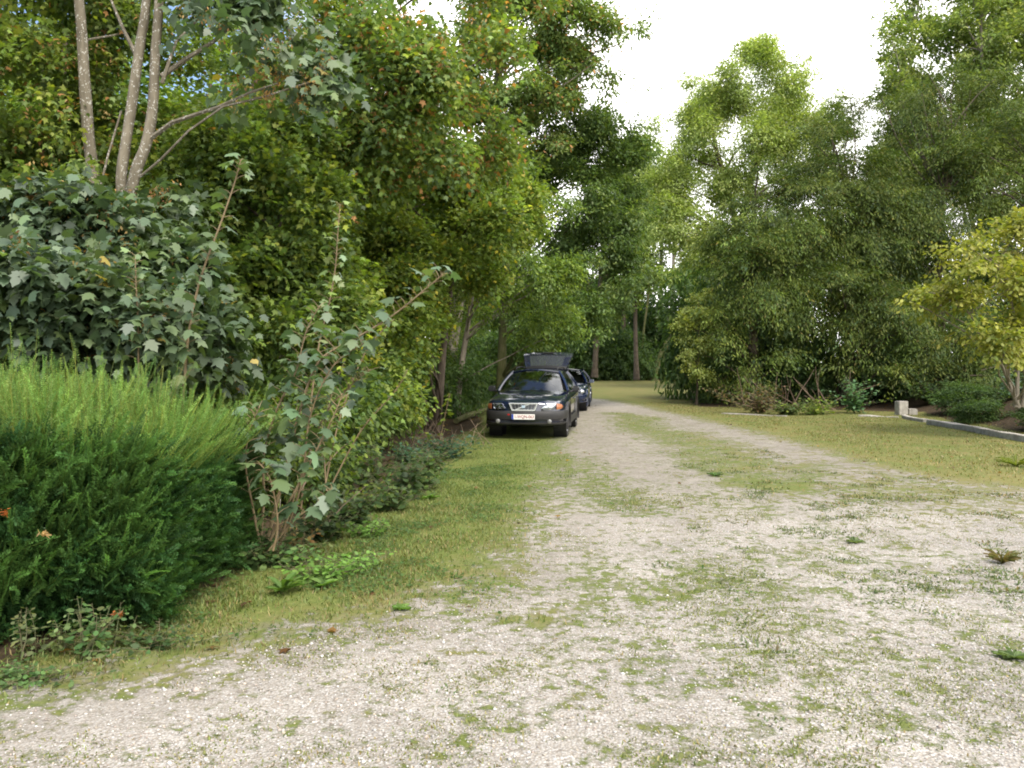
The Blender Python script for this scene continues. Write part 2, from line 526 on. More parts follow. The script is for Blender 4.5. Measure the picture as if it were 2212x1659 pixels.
def hz(x, y):
    x = np.asarray(x, float) / 1.05; y = np.asarray(y, float) / 1.05
    z = 0.05 * (vnoise(x, y, 0.35) - 0.5) * sstep(2, 6, y) + 0.02 * (vnoise(x, y, 1.3) - 0.5)
    z = z * (1 - 0.6 * np.exp(-((x - 0.8) ** 2) / 4))
    # bank behind the concrete edging, rising wood floor on the left
    bank = sstep(0.25, 3.6, x - np.interp(y, [10, 16, 23, 27, 40], [10.7, 10.75, 11.55, 12.6, 14])) * sstep(9, 14, y) * (1 - sstep(27, 33, y))
    z = z + 0.75 * bank * (0.8 + 0.5 * vnoise(x, y, 0.5))
    left = sstep(0.3, 2.5, np.interp(y, [0, 6, 13, 20, 40], [-2.2, -2.0, -1.2, -1.6, -3.0]) - x) * sstep(5.5, 8, y)
    z = z + 0.16 * left * (0.6 + 0.8 * vnoise(x, y, 0.8))
    return z

def zones(x, y):
    sh = x.shape
    x = x / 1.05; y = y / 1.05
    sd = poly_sdf(x, y, DRIVE).reshape(sh)
    lev = 0.655 - .05 * sstep(-1.0, .6, x) * (1 - sstep(6.0, 8.5, y)) - .02 * sstep(7.5, 10, y) + .12 * sstep(24, 32, y)
    g = np.minimum(np.clip(0.5 + (sd + .1) * 0.48, 0, 1), lev)
    # grassy crown between the wheel tracks and worn verge inside the drive
    wx = x + 0.9 * (vnoise(x, y, 0.55) - .5) + .5 * (vnoise(x, y, 1.6) - .5); wy = y + 2.0 * (vnoise(x, y, 0.4) - .5)
    strip = seg_dist(wx, wy, [(3.2, 24.5), (3.4, 19), (3.5, 15), (3.5, 12.0), (3.6, 10.2)])
    w = np.interp(y, [9.5, 12, 18, 24, 26], [0.3, 0.95, 0.95, 0.6, 0.3])
    g = g - 0.26 * (1 - sstep(0.2, 1.5, strip / w))
    strip2 = seg_dist(x, y, [(1.0, 13), (1.15, 10.0), (1.2, 8.5)])
    g = g - 0.16 * (1 - sstep(0.1, 0.75, strip2))
    for cx, cy, rx, ry, a in ((1.0, 5.6, 1.3, 0.6, .13), (2.6, 6.6, 1.5, .6, .06), (0.2, 4.85, .35, .12, .25), (1.4, 4.2, 1.8, .4, .06), (2.6, 8.7, 1.4, 1.0, .08), (4.4, 9.8, 1.4, 1.0, .16)):
        g = g - a * np.exp(-(((x - cx) / rx) ** 2 + ((y - cy) / ry) ** 2))
    # thin-out of the right-hand side by weeds
    g = g - 0.10 * sstep(3.2, 5.5, x) * sstep(6.5, 8.5, y) * (1 - sstep(12, 15, y))
    dry = sstep(2.5, 6.0, x) * 0.36 + 0.25 * vnoise(x, y, 0.4)
    dry = dry + 0.14 * np.exp(-((sd + 0.3) / 0.5) ** 2) * (x < 2)
    dry = dry - 0.35 * np.exp(-((x - 0.1) / 1.0) ** 2) * sstep(8, 10, y) * (1 - sstep(17, 20, y))
    dry = dry + 0.2 * sstep(20, 40, y)
    dry = np.clip(dry, 0, 1)
    # woodland floor
    lit = sstep(-0.25, 0.7, np.interp(y, [0, 4.2, 5.2, 6.4, 8, 13.4, 15.5, 20, 24, 36, 56], [-2.35, -2.2, -1.9, -1.75, -1.45, -0.95, -.75, -.7, -0.7, -1.6, -6]) - x + 0.5 * (vnoise(x, y, 1.1) - 0.5)) * sstep(3.05, 4.3, y + 0.1 * x)
    rb = np.interp(y, [0, 9, 16, 23, 24.6, 26.5, 28, 40, 55, 66], [30, 16, 10.9, 11.7, 12.4, 9.5, 6.0, 8.5, 13, 16])
    lit = np.maximum(lit, sstep(0.0, 0.8, x - rb + 0.5 * (vnoise(x, y, 0.9) - 0.5)))
    lit = np.maximum(lit, sstep(66, 70, y + 3 * (vnoise(x, y, 0.2) - 0.5)))
    # packed earth in the mid-drive, with some tree shade painted into its darkness
    dirt_shade = np.exp(-((x - (1.55 + 0.03 * (y - 12))) / 0.9) ** 2) * sstep(7.5, 12, y) * (1 - sstep(28, 36, y)) * 0.85
    dirt_shade = np.maximum(dirt_shade, 0.82 * sstep(7, 11.5, y) * (sd > -0.5) * (1 - sstep(24, 30, y)))
    dirt_shade = np.maximum(dirt_shade, 0.55 * np.exp(-((sd - 0.1) / 0.35) ** 2) * (x < 2.5))
    return np.clip(g, 0, 1), dry, np.clip(lit, 0, 1), np.clip(dirt_shade, 0, 1), sd

def ground_mat():
    m, nt, out = new_mat('ground_mixed')
    p = nd(nt, 'BsdfPrincipled'); p.inputs['Roughness'].default_value = 0.95; p.inputs['Specular IOR Level'].default_value = 0.15
    geo = nd(nt, 'NewGeometry'); pos = geo.outputs['Position']
    def noise(sc, det=4, rough=0.55, out_=0):
        n = nd(nt, 'TexNoise'); n.inputs['Scale'].default_value = sc; n.inputs['Detail'].default_value = det; n.inputs['Roughness'].default_value = rough
        nt.links.new(pos, n.inputs['Vector']); return n.outputs[out_]
    def vor(sc, feat='F1'):
        n = nd(nt, 'TexVoronoi'); n.feature = feat; n.inputs['Scale'].default_value = sc
        nt.links.new(pos, n.inputs['Vector']); return n
    A = {k: nd(nt, 'Attribute', attribute_name=k).outputs['Fac'] for k in ('gravel', 'dry', 'litter', 'dirt_shade')}
    # gravel
    v1 = vor(66); v2 = vor(130)
    sep = nd(nt, 'SeparateColor'); nt.links.new(v1.outputs['Color'], sep.inputs[0])
    r1 = ramp(nt, [(0.0, (0.25, 0.225, 0.195)), (0.2, (0.36, 0.338, 0.305)), (0.55, (0.45, 0.428, 0.395)), (0.88, (0.525, 0.503, 0.47)), (1.0, (0.60, 0.58, 0.55))])
    nt.links.new(sep.outputs[0], r1.inputs[0])
    sep2 = nd(nt, 'SeparateColor'); nt.links.new(v2.outputs['Color'], sep2.inputs[0])
    r2 = ramp(nt, [(0.0, (0.26, 0.235, 0.20)), (0.5, (0.41, 0.385, 0.345)), (1.0, (0.55, 0.525, 0.485))])
    nt.links.new(sep2.outputs[0], r2.inputs[0])
    gcol = mixc(nt, math_n(nt, 'MULTIPLY', math_n(nt, 'GREATER_THAN', noise(9, 3), 0.5), 0.75), r1.outputs[0], r2.outputs[0])
    gap = nd(nt, 'MapRange'); nt.links.new(v1.outputs['Distance'], gap.inputs['Value'])
    gap.inputs['From Min'].default_value = 0.42; gap.inputs['From Max'].default_value = 0.72; gap.inputs['To Min'].default_value = 0; gap.inputs['To Max'].default_value = 0.5
    gcol = mixc(nt, gap.outputs[0], gcol, (0.24, 0.20, 0.15))
    big = ramp(nt, [(0.3, (0.66, 0.645, 0.625)), (0.7, (0.92, 0.905, 0.885))]); nt.links.new(noise(0.9, 4), big.inputs[0])
    gcol = mixc(nt, 1.0, gcol, big.outputs[0], 'MULTIPLY')
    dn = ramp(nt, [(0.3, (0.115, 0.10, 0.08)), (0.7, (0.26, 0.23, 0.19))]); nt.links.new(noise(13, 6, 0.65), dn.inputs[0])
    dfac = math_n(nt, 'MULTIPLY', A['dirt_shade'], math_n(nt, 'MULTIPLY_ADD', noise(3.1, 5, 0.6), 1.6, -0.05, clamp=True), clamp=True)  # browner, darker mid-drive: partly earth, partly shade put into the colour
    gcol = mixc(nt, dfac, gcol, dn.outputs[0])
    # grass seen from above
    gr = ramp(nt, [(0.25, (0.052, 0.076, 0.018)), (0.5, (0.105, 0.128, 0.030)), (0.75, (0.165, 0.175, 0.058))])
    nt.links.new(noise(30, 6, 0.7), gr.inputs[0])
    gd = ramp(nt, [(0.25, (0.095, 0.072, 0.030)), (0.5, (0.190, 0.150, 0.058)), (0.75, (0.28, 0.225, 0.10))])
    nt.links.new(noise(26, 6, 0.7), gd.inputs[0])
    dmix = math_n(nt, 'ADD', A['dry'], math_n(nt, 'MULTIPLY_ADD', noise(1.5, 6, 0.65), 2.6, -1.42))
    dmix = math_n(nt, 'ADD', dmix, 0.0, clamp=True)
    grass = mixc(nt, math_n(nt, 'MULTIPLY', dmix, 0.85), gr.outputs[0], gd.outputs[0])
    # litter
    ln = ramp(nt, [(0.3, (0.022, 0.016, 0.010)), (0.55, (0.06, 0.042, 0.024)), (0.75, (0.11, 0.075, 0.04))])
    nt.links.new(noise(18, 6, 0.7), ln.inputs[0])
    # masks
    n_a = noise(2.3, 8, 0.68); n_b = noise(8.5, 9, 0.74)
    s = math_n(nt, 'ADD', math_n(nt, 'MULTIPLY_ADD', n_a, 1.1, -0.55), math_n(nt, 'MULTIPLY_ADD', n_b, 2.3, -1.15))
    gm = math_n(nt, 'MULTIPLY_ADD', math_n(nt, 'ADD', math_n(nt, 'MULTIPLY_ADD', A['gravel'], 1.5, -0.75), math_n(nt, 'MULTIPLY', s, 1.1)), 4.2, 0.5, clamp=True)
    edge = math_n(nt, 'GREATER_THAN', A['gravel'], 0.02)
    gm = math_n(nt, 'MULTIPLY', gm, edge)
    # worn bare earth where grass and gravel meet
    worn = math_n(nt, 'SUBTRACT', 1.0, math_n(nt, 'MULTIPLY', math_n(nt, 'ABSOLUTE', math_n(nt, 'SUBTRACT', math_n(nt, 'ADD', A['gravel'], math_n(nt, 'MULTIPLY_ADD', n_a, .6, -.3)), 0.40)), 5.5), clamp=True)
    lm = math_n(nt, 'MULTIPLY_ADD', math_n(nt, 'ADD', math_n(nt, 'MULTIPLY_ADD', A['litter'], 1.3, -0.65), math_n(nt, 'MULTIPLY', s, 0.7)), 3.0, 0.5, clamp=True)
    c = mixc(nt, gm, grass, gcol)
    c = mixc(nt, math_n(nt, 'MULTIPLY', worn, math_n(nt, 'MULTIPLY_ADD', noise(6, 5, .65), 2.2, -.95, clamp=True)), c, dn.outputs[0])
    c = mixc(nt, lm, c, ln.outputs[0])
    nt.links.new(c, p.inputs['Base Color'])
    h1 = math_n(nt, 'MULTIPLY', math_n(nt, 'SUBTRACT', 1.0, v1.outputs['Distance']), gm)
    h = math_n(nt, 'ADD', math_n(nt, 'MULTIPLY', h1, 0.9), math_n(nt, 'MULTIPLY', noise(45, 5, 0.7), 0.7))
    b = nd(nt, 'Bump'); b.inputs['Strength'].default_value = 0.75; b.inputs['Distance'].default_value = 0.012
    nt.links.new(h, b.inputs['Height']); nt.links.new(b.outputs[0], p.inputs['Normal'])
    nt.links.new(p.outputs[0], out.inputs[0])
    return m

M['ground'] = ground_mat()

def axis(parts):
    out = []
    for a, b, st in parts: out += list(np.arange(a, b, st))
    out.append(parts[-1][1])
    return np.array(out)

XS = axis([(-600, -120, 60), (-120, -30, 10), (-30, -8, 1.0), (-8, -4, 0.25), (-4, 8, 0.11), (8, 16, 0.3), (16, 40, 1.5), (40, 120, 10), (120, 600, 60)])
YS = axis([(-60, -4, 4), (-4, 2.4, 0.4), (2.4, 14, 0.11), (14, 30, 0.2), (30, 48, 0.5), (48, 80, 1.2), (80, 140, 6), (140, 900, 60)])

def sheet(name, keep=None, dz=0.0):
    X, Y = np.meshgrid(XS, YS)
    g, dry, lit, dirt_shade, sd = zones(X, Y)
    Z = hz(X, Y) + dz
    ny, nx = X.shape
    idx = np.arange(nx * ny).reshape(ny, nx)
    F = np.stack([idx[:-1, :-1], idx[:-1, 1:], idx[1:, 1:], idx[1:, :-1]], axis=-1).reshape(-1, 4)
    V = np.column_stack([X.ravel(), Y.ravel(), Z.ravel()])
    at_ = [a.ravel() for a in (g, dry, lit, dirt_shade)]
    if keep is not None:
        kv = keep(sd).ravel()
        F = F[kv[F].all(axis=1)]
        used = np.zeros(len(V), bool); used[F.ravel()] = True
        remap = np.cumsum(used) - 1
        V = V[used]; F = remap[F]; at_ = [a[used] for a in at_]
    me = np_mesh(name, V, 4, faces=F, smooth=True)
    for nme, a in zip(('gravel', 'dry', 'litter', 'dirt_shade'), at_):
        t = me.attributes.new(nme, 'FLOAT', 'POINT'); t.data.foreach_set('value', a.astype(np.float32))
    o = link(name, me, None, M['ground'])
    return o

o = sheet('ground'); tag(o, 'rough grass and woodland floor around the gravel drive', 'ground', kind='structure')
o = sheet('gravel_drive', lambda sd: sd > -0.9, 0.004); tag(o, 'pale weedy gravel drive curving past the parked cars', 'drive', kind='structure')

# ---- scattered ground cover (stuff)
def blades(name, seed, n, xr, yr, dens, hgt, wid, pal, mat='grass', label='', lean=0.45, clump=1, cl_r=0.04, kind='stuff'):
    rng = np.random.default_rng(seed)
    x = rng.uniform(*xr, n)
    y = rng.uniform(yr[0] ** 0.5, yr[1] ** 0.5, n) ** 2
    g, dry, lit, dirt_shade, sd = zones(x, y)
    pr = dens(x, y, g, dry, lit, sd)
    ok = rng.random(n) < pr
    x, y, dry = x[ok], y[ok], dry[ok]
    if clump > 1:
        sz = rng.uniform(0.5, 1.5, len(x))
        x = np.repeat(x, clump); y = np.repeat(y, clump); dry = np.repeat(dry, clump); sz = np.repeat(sz, clump)
        x = x + rng.normal(0, cl_r, len(x)) * sz; y = y + rng.normal(0, cl_r, len(y)) * sz
    else: sz = np.ones(len(x))
    N = len(x)
    z = hz(x, y)
    base = np.column_stack([x, y, z])
    h = rng.uniform(0.4, 1.2, N) * hgt * sz
    ang = rng.uniform(0, 2 * math.pi, N)
    le = rng.uniform(0.1, 1.0, N) * lean * 2
    d = nrm(np.column_stack([np.cos(ang) * le, np.sin(ang) * le, np.ones(N)]))
    s = np.column_stack([-np.sin(ang), np.cos(ang), np.zeros(N)])
    w = wid * rng.uniform(0.6, 1.4, N)
    tip = base + d * h[:, None]; tip[:, 2] -= 0.3 * h * le * 0.5
    midp = base + d * (h * 0.55)[:, None]
    V = np.stack([base - s * w[:, None] * .5, base + s * w[:, None] * .5, midp + s * w[:, None] * .45, tip, midp - s * w[:, None] * .45], axis=1).reshape(-1, 3)
    c = palette_cols(rng, N, 1, pal, 0.1, 0.2, gain=1.15)
    straw = np.array([0.23, 0.175, 0.075])
    k = (rng.random(N) < dry * 0.65)
    c[k] = straw * np.exp(rng.normal(0, 0.25, (k.sum(), 1)))
    me = np_mesh(name, V, 5, np.repeat(c, 5, axis=0))
    o = link(name, me, None, M[mat])
    tag(o, label, 'grass' if 'grass' in name else 'weeds', kind=kind)
    return o

PAL_G = [(0.092, 0.130, 0.026, 5), (0.13, 0.155, 0.040, 4), (0.068, 0.105, 0.020, 4), (0.18, 0.17, 0.06, 1.5)]
PAL_GY = [(0.130, 0.148, 0.038, 5), (0.175, 0.172, 0.056, 4), (0.088, 0.122, 0.026, 4), (0.22, 0.19, 0.085, 1.5)]
PAL_W = [(0.075, 0.115, 0.042, 5), (0.105, 0.14, 0.05, 4), (0.15, 0.16, 0.055, 3)]
blades('verge_grass', 21, 300000, (-4.2, 2.2), (3.0, 17), lambda x, y, g, dry, lit, sd: np.clip(1.2 - g * 2.3, 0, 1) * (1 - 0.9 * lit) * (1 - 0.045 * y) * (.35 + .9 * sstep(.3, .62, vnoise(x, y, 1.4) * .6 + vnoise(x, y, 5.5) * .4)), 0.048, 0.0065, PAL_G,
       label='short green grass on the verge along the wood', lean=0.6)
blades('lawn_grass', 22, 90000, (2, 13), (8, 32), lambda x, y, g, dry, lit, sd: np.clip(1.1 - g * 2.2, 0, 1) * (1 - lit) * 0.8 * (.3 + .9 * sstep(.3, .65, vnoise(x, y, .8) * .6 + vnoise(x, y, 3.0) * .4)), 0.045, 0.013, PAL_GY,
       label='patchy dry grass on the right side of the drive', lean=0.6)
def weed_d(x, y, g, dry, lit, sd):
    n = vnoise(x, y, 1.7) * 0.6 + vnoise(x, y, 5.0) * 0.4
    right = sstep(1.0, 3.6, x - 0.1 * (y - 4))
    return np.where(sd > -0.2, sstep(0.46, 0.72, n) * (0.04 + 0.96 * right * sstep(4.5, 7.0, y + .35 * x)) * (1 - 0.55 * sstep(10, 16, y)), 0)
blades('weeds', 23, 5000, (-1.5, 7), (3.0, 15), weed_d, 0.036, 0.011, PAL_W, label='small dark green weeds sprouting through the gravel', lean=1.3, clump=36, cl_r=0.055)
def moss_d(x, y, g, dry, lit, sd):
    n = vnoise(x, y, 1.1) * 0.5 + vnoise(x, y, 4.0) * 0.5
    left = 1 - sstep(1.5, 4.5, x)
    return np.where(sd > -0.2, sstep(0.47, 0.68, n) * (0.25 + 0.75 * left), 0)
blades('drive_grass', 24, 22000, (-2.5, 6), (3.0, 12), moss_d, 0.020, 0.007, PAL_GY, label='thin yellowish grass growing through the gravel', lean=0.9, clump=14, cl_r=0.05)

def pebbles():
    rng = np.random.default_rng(31)
    n = 75000
    x = rng.uniform(-4.2, 5.6, n); y = rng.uniform(2.9 ** 0.5, 8.5 ** 0.5, n) ** 2
    g, dry, lit, dirt_shade, sd = zones(x, y)
    ok = (rng.random(n) < sstep(.42, .62, g) * (0.35 + 0.65 * vnoise(x, y, 2.2))) & (np.abs(x) < y * 0.72 + 0.4)
    x, y = x[ok], y[ok]; N = len(x)
    r = np.exp(rng.normal(math.log(0.0048), 0.40, N))
    oct_ = np.array([(1, 0, 0), (0, 1, 0), (-1, 0, 0), (0, -1, 0), (0, 0, 1), (0, 0, -1)], float)
    F = np.array([(0, 1, 4), (1, 2, 4), (2, 3, 4), (3, 0, 4), (1, 0, 5), (2, 1, 5), (3, 2, 5), (0, 3, 5)])
    V = oct_[None] * (r[:, None, None] * rng.uniform(0.65, 1.35, (N, 6, 1))) * np.array([1, 1, 0.62])
    a = rng.uniform(0, 6.28, N); ca, sa = np.cos(a), np.sin(a)
    X = V[..., 0] * ca[:, None] - V[..., 1] * sa[:, None]; Y = V[..., 0] * sa[:, None] + V[..., 1] * ca[:, None]
    V = np.stack([X + x[:, None], Y + y[:, None], V[..., 2] + (hz(x, y) + 0.006)[:, None]], axis=-1)
    faces = (F[None] + (np.arange(N) * 6)[:, None, None]).reshape(-1, 3)
    base = np.array([(0.41, 0.385, 0.355), (0.47, 0.45, 0.42), (0.36, 0.30, 0.255), (0.24, 0.21, 0.17), (0.45, 0.385, 0.30)])
    c = base[rng.choice(5, N, p=[.36, .25, .19, .1, .1])] * np.exp(rng.normal(0, 0.12, (N, 1)))
    me = np_mesh('loose_gravel', V.reshape(-1, 3), 3, np.repeat(np.clip(c, 0, .85), 6, axis=0), faces=faces)
    m, nt, out = new_mat('stone')
    p = nd(nt, 'BsdfPrincipled'); p.inputs['Roughness'].default_value = 0.9; p.inputs['Specular IOR Level'].default_value = 0.2
    a_ = nd(nt, 'Attribute', attribute_name='col'); nt.links.new(a_.outputs['Color'], p.inputs['Base Color']); nt.links.new(p.outputs[0], out.inputs[0])
    tag(link('loose_gravel', me, None, m), 'pale loose gravel stones over the front of the drive', 'gravel', kind='stuff')
pebbles()

def litter():
    rng = np.random.default_rng(41)
    n = 5200
    x = rng.uniform(-6, 14, n); y = rng.uniform(3 ** .5, 30 ** .5, n) ** 2
    g, dry, lit, dirt_shade, sd = zones(x, y)
    pr = np.where(lit > 0.3, 0.75, np.where(sd > 0.4, 0.012, 0.10))
    ok = rng.random(n) < pr
    x, y = x[ok], y[ok]; N = len(x)
    pos = np.column_stack([x, y, hz(x, y) + rng.uniform(0.012, 0.04, N)])
    a = nrm(np.column_stack([rng.normal(0, 1, (N, 2)), rng.normal(0, 0.2, N)]))
    q = nrm(np.array([0, 0, 1]) + rng.normal(0, 0.3, (N, 3))); b = nrm(np.cross(q, a)); q = np.cross(a, b)
    c = palette_cols(rng, N, 1, [(0.20, 0.10, 0.035, 4), (0.30, 0.18, 0.05, 2), (0.10, 0.06, 0.03, 4), (0.38, 0.28, 0.06, 0.8), (0.45, 0.40, 0.30, .5)], 0.15, 0.2, gain=.9)
    le = rng.uniform(0.04, 0.09, N)
    tag(link('fallen_leaves', leaf_mesh('fallen_leaves', (pos, a, b, q), le, le * 0.8, c, MAPLE_LO), None, M['leaf']), 'brown fallen leaves over the wood edge and verge', 'leaves', kind='stuff')
litter()

def clover():
    rng = np.random.default_rng(43)
    n = 120000
    x = rng.uniform(-4, 2, n); y = rng.uniform(3.2 ** .5, 13 ** .5, n) ** 2
    g, dry, lit, dirt_shade, sd = zones(x, y)
    v = vnoise(x, y, 1.2) * .55 + vnoise(x, y, 4.2) * .45
    ok = rng.random(n) < np.clip(1.2 - g * 2.2, 0, 1) * (1 - .7 * lit) * sstep(.50, .68, v)
    x, y = x[ok], y[ok]; N = len(x)
    pos = np.column_stack([x, y, hz(x, y) + rng.uniform(.012, .045, N)])
    a = nrm(np.column_stack([rng.normal(0, 1, (N, 2)), rng.normal(0.1, .25, N)]))
    q = nrm(np.array([0, -.15, 1]) + rng.normal(0, .35, (N, 3))); b = nrm(np.cross(q, a)); q = np.cross(a, b)
    c = palette_cols(rng, N, 1, [(.075, .135, .03, 4), (.10, .16, .04, 3), (.055, .105, .03, 3)], .12, .15, gain=1.15)
    le = rng.uniform(.014, .036, N)
    tag(link('clover', leaf_mesh('clover', (pos, a, b, q), le, le * .75, c, OVAL), None, M['leaf']), 'patches of small round-leaved weeds in the verge grass', 'weeds', kind='stuff')
clover()
# ---------------------------------------------------------------- cars
def glass_mat(name, tint, refl=1.0):
    m, nt, out = new_mat(name)
    t = nd(nt, 'BsdfTransparent'); t.inputs[0].default_value = (*tint, 1)
    g = nd(nt, 'BsdfGlossy'); g.inputs['Roughness'].default_value = 0.015; g.inputs['Color'].default_value = (0.95, 0.97, 1, 1)
    fr = nd(nt, 'Fresnel'); fr.inputs['IOR'].default_value = 1.75
    mx = nd(nt, 'MixShader')
    nt.links.new(math_n(nt, 'MULTIPLY', fr.outputs[0], refl, clamp=True), mx.inputs[0])
    nt.links.new(t.outputs[0], mx.inputs[1]); nt.links.new(g.outputs[0], mx.inputs[2])
    nt.links.new(mx.outputs[0], out.inputs[0])
    return m

def paint_mat(name, c, c2):
    m, nt, out = new_mat(name)
    p = nd(nt, 'BsdfPrincipled')
    p.inputs['Roughness'].default_value = 0.22; p.inputs['Metallic'].default_value = 0.0; p.inputs['Specular IOR Level'].default_value = 0.15
    p.inputs['Coat Weight'].default_value = 1.0; p.inputs['Coat Roughness'].default_value = 0.03; p.inputs['Coat IOR'].default_value = 1.75
    tc = nd(nt, 'TexCoord')
    n = nd(nt, 'TexNoise'); n.inputs['Scale'].default_value = 3; n.inputs['Detail'].default_value = 5
    nt.links.new(tc.outputs['Object'], n.inputs['Vector'])
    r = ramp(nt, [(0.35, c), (0.7, c2)]); nt.links.new(n.outputs[0], r.inputs[0])
    # road dust on the lower body
    sx = nd(nt, 'SeparateXYZ'); nt.links.new(tc.outputs['Object'], sx.inputs[0])
    mr = nd(nt, 'MapRange'); nt.links.new(sx.outputs[2], mr.inputs['Value'])
    mr.inputs['From Min'].default_value = 0.75; mr.inputs['From Max'].default_value = 0.25; mr.inputs['To Max'].default_value = 0.25
    n2 = nd(nt, 'TexNoise'); n2.inputs['Scale'].default_value = 9; n2.inputs['Detail'].default_value = 6
    nt.links.new(tc.outputs['Object'], n2.inputs['Vector'])
    col = mixc(nt, math_n(nt, 'MULTIPLY', mr.outputs[0], n2.outputs[0]), r.outputs[0], (0.10, 0.09, 0.075))
    nt.links.new(col, p.inputs['Base Color'])
    nt.links.new(p.outputs[0], out.inputs[0])
    return m

M['paint_black'] = paint_mat('paint_black', (0.003, 0.006, 0.024), (0.005, 0.010, 0.034))
M['paint_blue'] = paint_mat('paint_blue', (0.006, 0.013, 0.042), (0.009, 0.018, 0.052))
M['paint_blue'].node_tree.nodes['Principled BSDF'].inputs['Coat IOR'].default_value = 1.5
M['plastic'] = principled('grey_plastic', (0.014, 0.0135, 0.0135), 0.55, noise=(6, (0.024, 0.022, 0.021), 5))
M['black_trim'] = principled('black_trim', (0.010, 0.010, 0.011), 0.5)
M['interior'] = principled('interior', (0.035, 0.032, 0.03), 0.85)
M['seat'] = principled('seat_leather', (0.16, 0.14, 0.115), 0.6, noise=(5, (0.20, 0.175, 0.145), 3))
M['rubber'] = principled('rubber', (0.016, 0.016, 0.016), 0.85, noise=(8, (0.035, 0.032, 0.028), 4))
M['alloy'] = principled('alloy', (0.35, 0.35, 0.36), 0.35, metal=0.9)
M['chrome'] = principled('chrome', (0.90, 0.91, 0.92), 0.25, metal=0.7)
M['lamp_in'] = principled('lamp_reflector', (0.62, 0.63, 0.65), 0.22, metal=0.85)
M['fog_glass'] = principled('fog_glass', (.22, .22, .21), .3, metal=.4)
M['lamp_lens'] = glass_mat('lamp_lens', (0.92, 0.94, 0.95), 1.0)
M['amber'] = principled('amber_lens', (0.34, 0.12, 0.045), 0.18, coat=1.0)
M['red_lens'] = principled('red_lens', (0.35, 0.015, 0.015), 0.2, coat=1.0)
M['glass'] = glass_mat('car_glass', (0.50, 0.56, 0.58), 1.1)
M['glass_dark'] = glass_mat('car_glass_dark', (0.10, 0.11, 0.12), 1.1)
M['gate_glass'] = principled('gate_glass', (.045, .050, .060), .12, coat=1.0, spec=1.0)
M['gate_glass'].node_tree.nodes['Principled BSDF'].inputs['Coat IOR'].default_value = 2.3
M['plate_white'] = principled('plate_white', (0.74, 0.72, 0.68), 0.45)
M['plate_red'] = principled('plate_red', (0.22, 0.022, 0.02), 0.5)
M['plate_blue'] = principled('plate_blue', (0.02, 0.05, 0.30), 0.45)
M['badge'] = principled('badge', (0.55, 0.68, 0.80), 0.3, metal=0.5)

def text_mesh(name, body, size, mat):
    cu = bpy.data.curves.new(name, 'FONT'); cu.body = body; cu.size = size
    cu.align_x = 'CENTER'; cu.align_y = 'CENTER'; cu.extrude = 0.0015; cu.offset = size * 0.012; cu.resolution_u = 2
    o = bpy.data.objects.new('tmp_text', cu); COL.objects.link(o)
    dg = bpy.context.evaluated_depsgraph_get(); dg.update()
    me = bpy.data.meshes.new_from_object(o.evaluated_get(dg)); me.name = name
    bpy.data.objects.remove(o); bpy.data.curves.remove(cu)
    me.materials.clear(); me.materials.append(mat)
    return me

FRONT = [(0.0, 2.40), (0.35, 2.385), (0.60, 2.345), (0.75, 2.275), (0.84, 2.17), (0.885, 2.0), (0.91, 1.82), (0.925, 1.70)]
def yfront(x):
    x = abs(x); xs = [p[0] for p in FRONT]; ys = [p[1] for p in FRONT]
    return float(np.interp(x, xs, ys))

def cat_interp(ys, vals, yq):
    """smooth interpolation across stations"""
    ys = np.array(ys); vals = np.array(vals)
    out = []
    for q in yq:
        i = int(np.clip(np.searchsorted(ys, q) - 1, 0, len(ys) - 2))
        h = ys[i + 1] - ys[i]; t = (q - ys[i]) / h
        m0 = (vals[i + 1] - vals[max(i - 1, 0)]) / (ys[i + 1] - ys[max(i - 1, 0)])
        j = min(i + 2, len(ys) - 1)
        m1 = (vals[j] - vals[i]) / (ys[j] - ys[i])
        out.append((2 * t ** 3 - 3 * t ** 2 + 1) * vals[i] + (t ** 3 - 2 * t ** 2 + t) * h * m0 + (-2 * t ** 3 + 3 * t ** 2) * vals[i + 1] + (t ** 3 - t ** 2) * h * m1)
    return out

# stations rear -> front : y, half width, z bottom, z shoulder, z top centre
STA = [(-2.36, .74, .36, .92, .95), (-2.30, .82, .33, .96, .99), (-2.10, .89, .28, 1.00, 1.02), (-1.4, .92, .27, 1.0, 1.03), (0.0, .925, .27, .98, 1.02),
       (0.80, .925, .27, .965, 1.025), (1.05, .92, .27, .95, 1.015), (1.40, .915, .27, .92, .985), (1.80, .895, .28, .875, .935), (2.10, .85, .29, .835, .885),
       (2.25, .765, .31, .805, .85), (2.33, .625, .32, .78, .82), (2.375, .40, .33, .76, .80)]

def car_section(y, w, zb, zs, zt):
    H = zs - zb
    half = [(0, zb), (.80 * w, zb), (.92 * w, zb + .03), (.975 * w, zb + .12), (w, zb + .42 * H), (.995 * w, zs - .16), (.975 * w, zs - .07), (.935 * w, zs - .015), (.86 * w, zs + (zt - zs) * .12),
            (.70 * w, zs + (zt - zs) * .50), (.66 * w, zs + (zt - zs) * .72), (.40 * w, zs + (zt - zs) * .93), (0, zt)]
    full = [(x, y, z) for x, z in half] + [(-x, y, z) for x, z in half[-2:0:-1]]
    return full

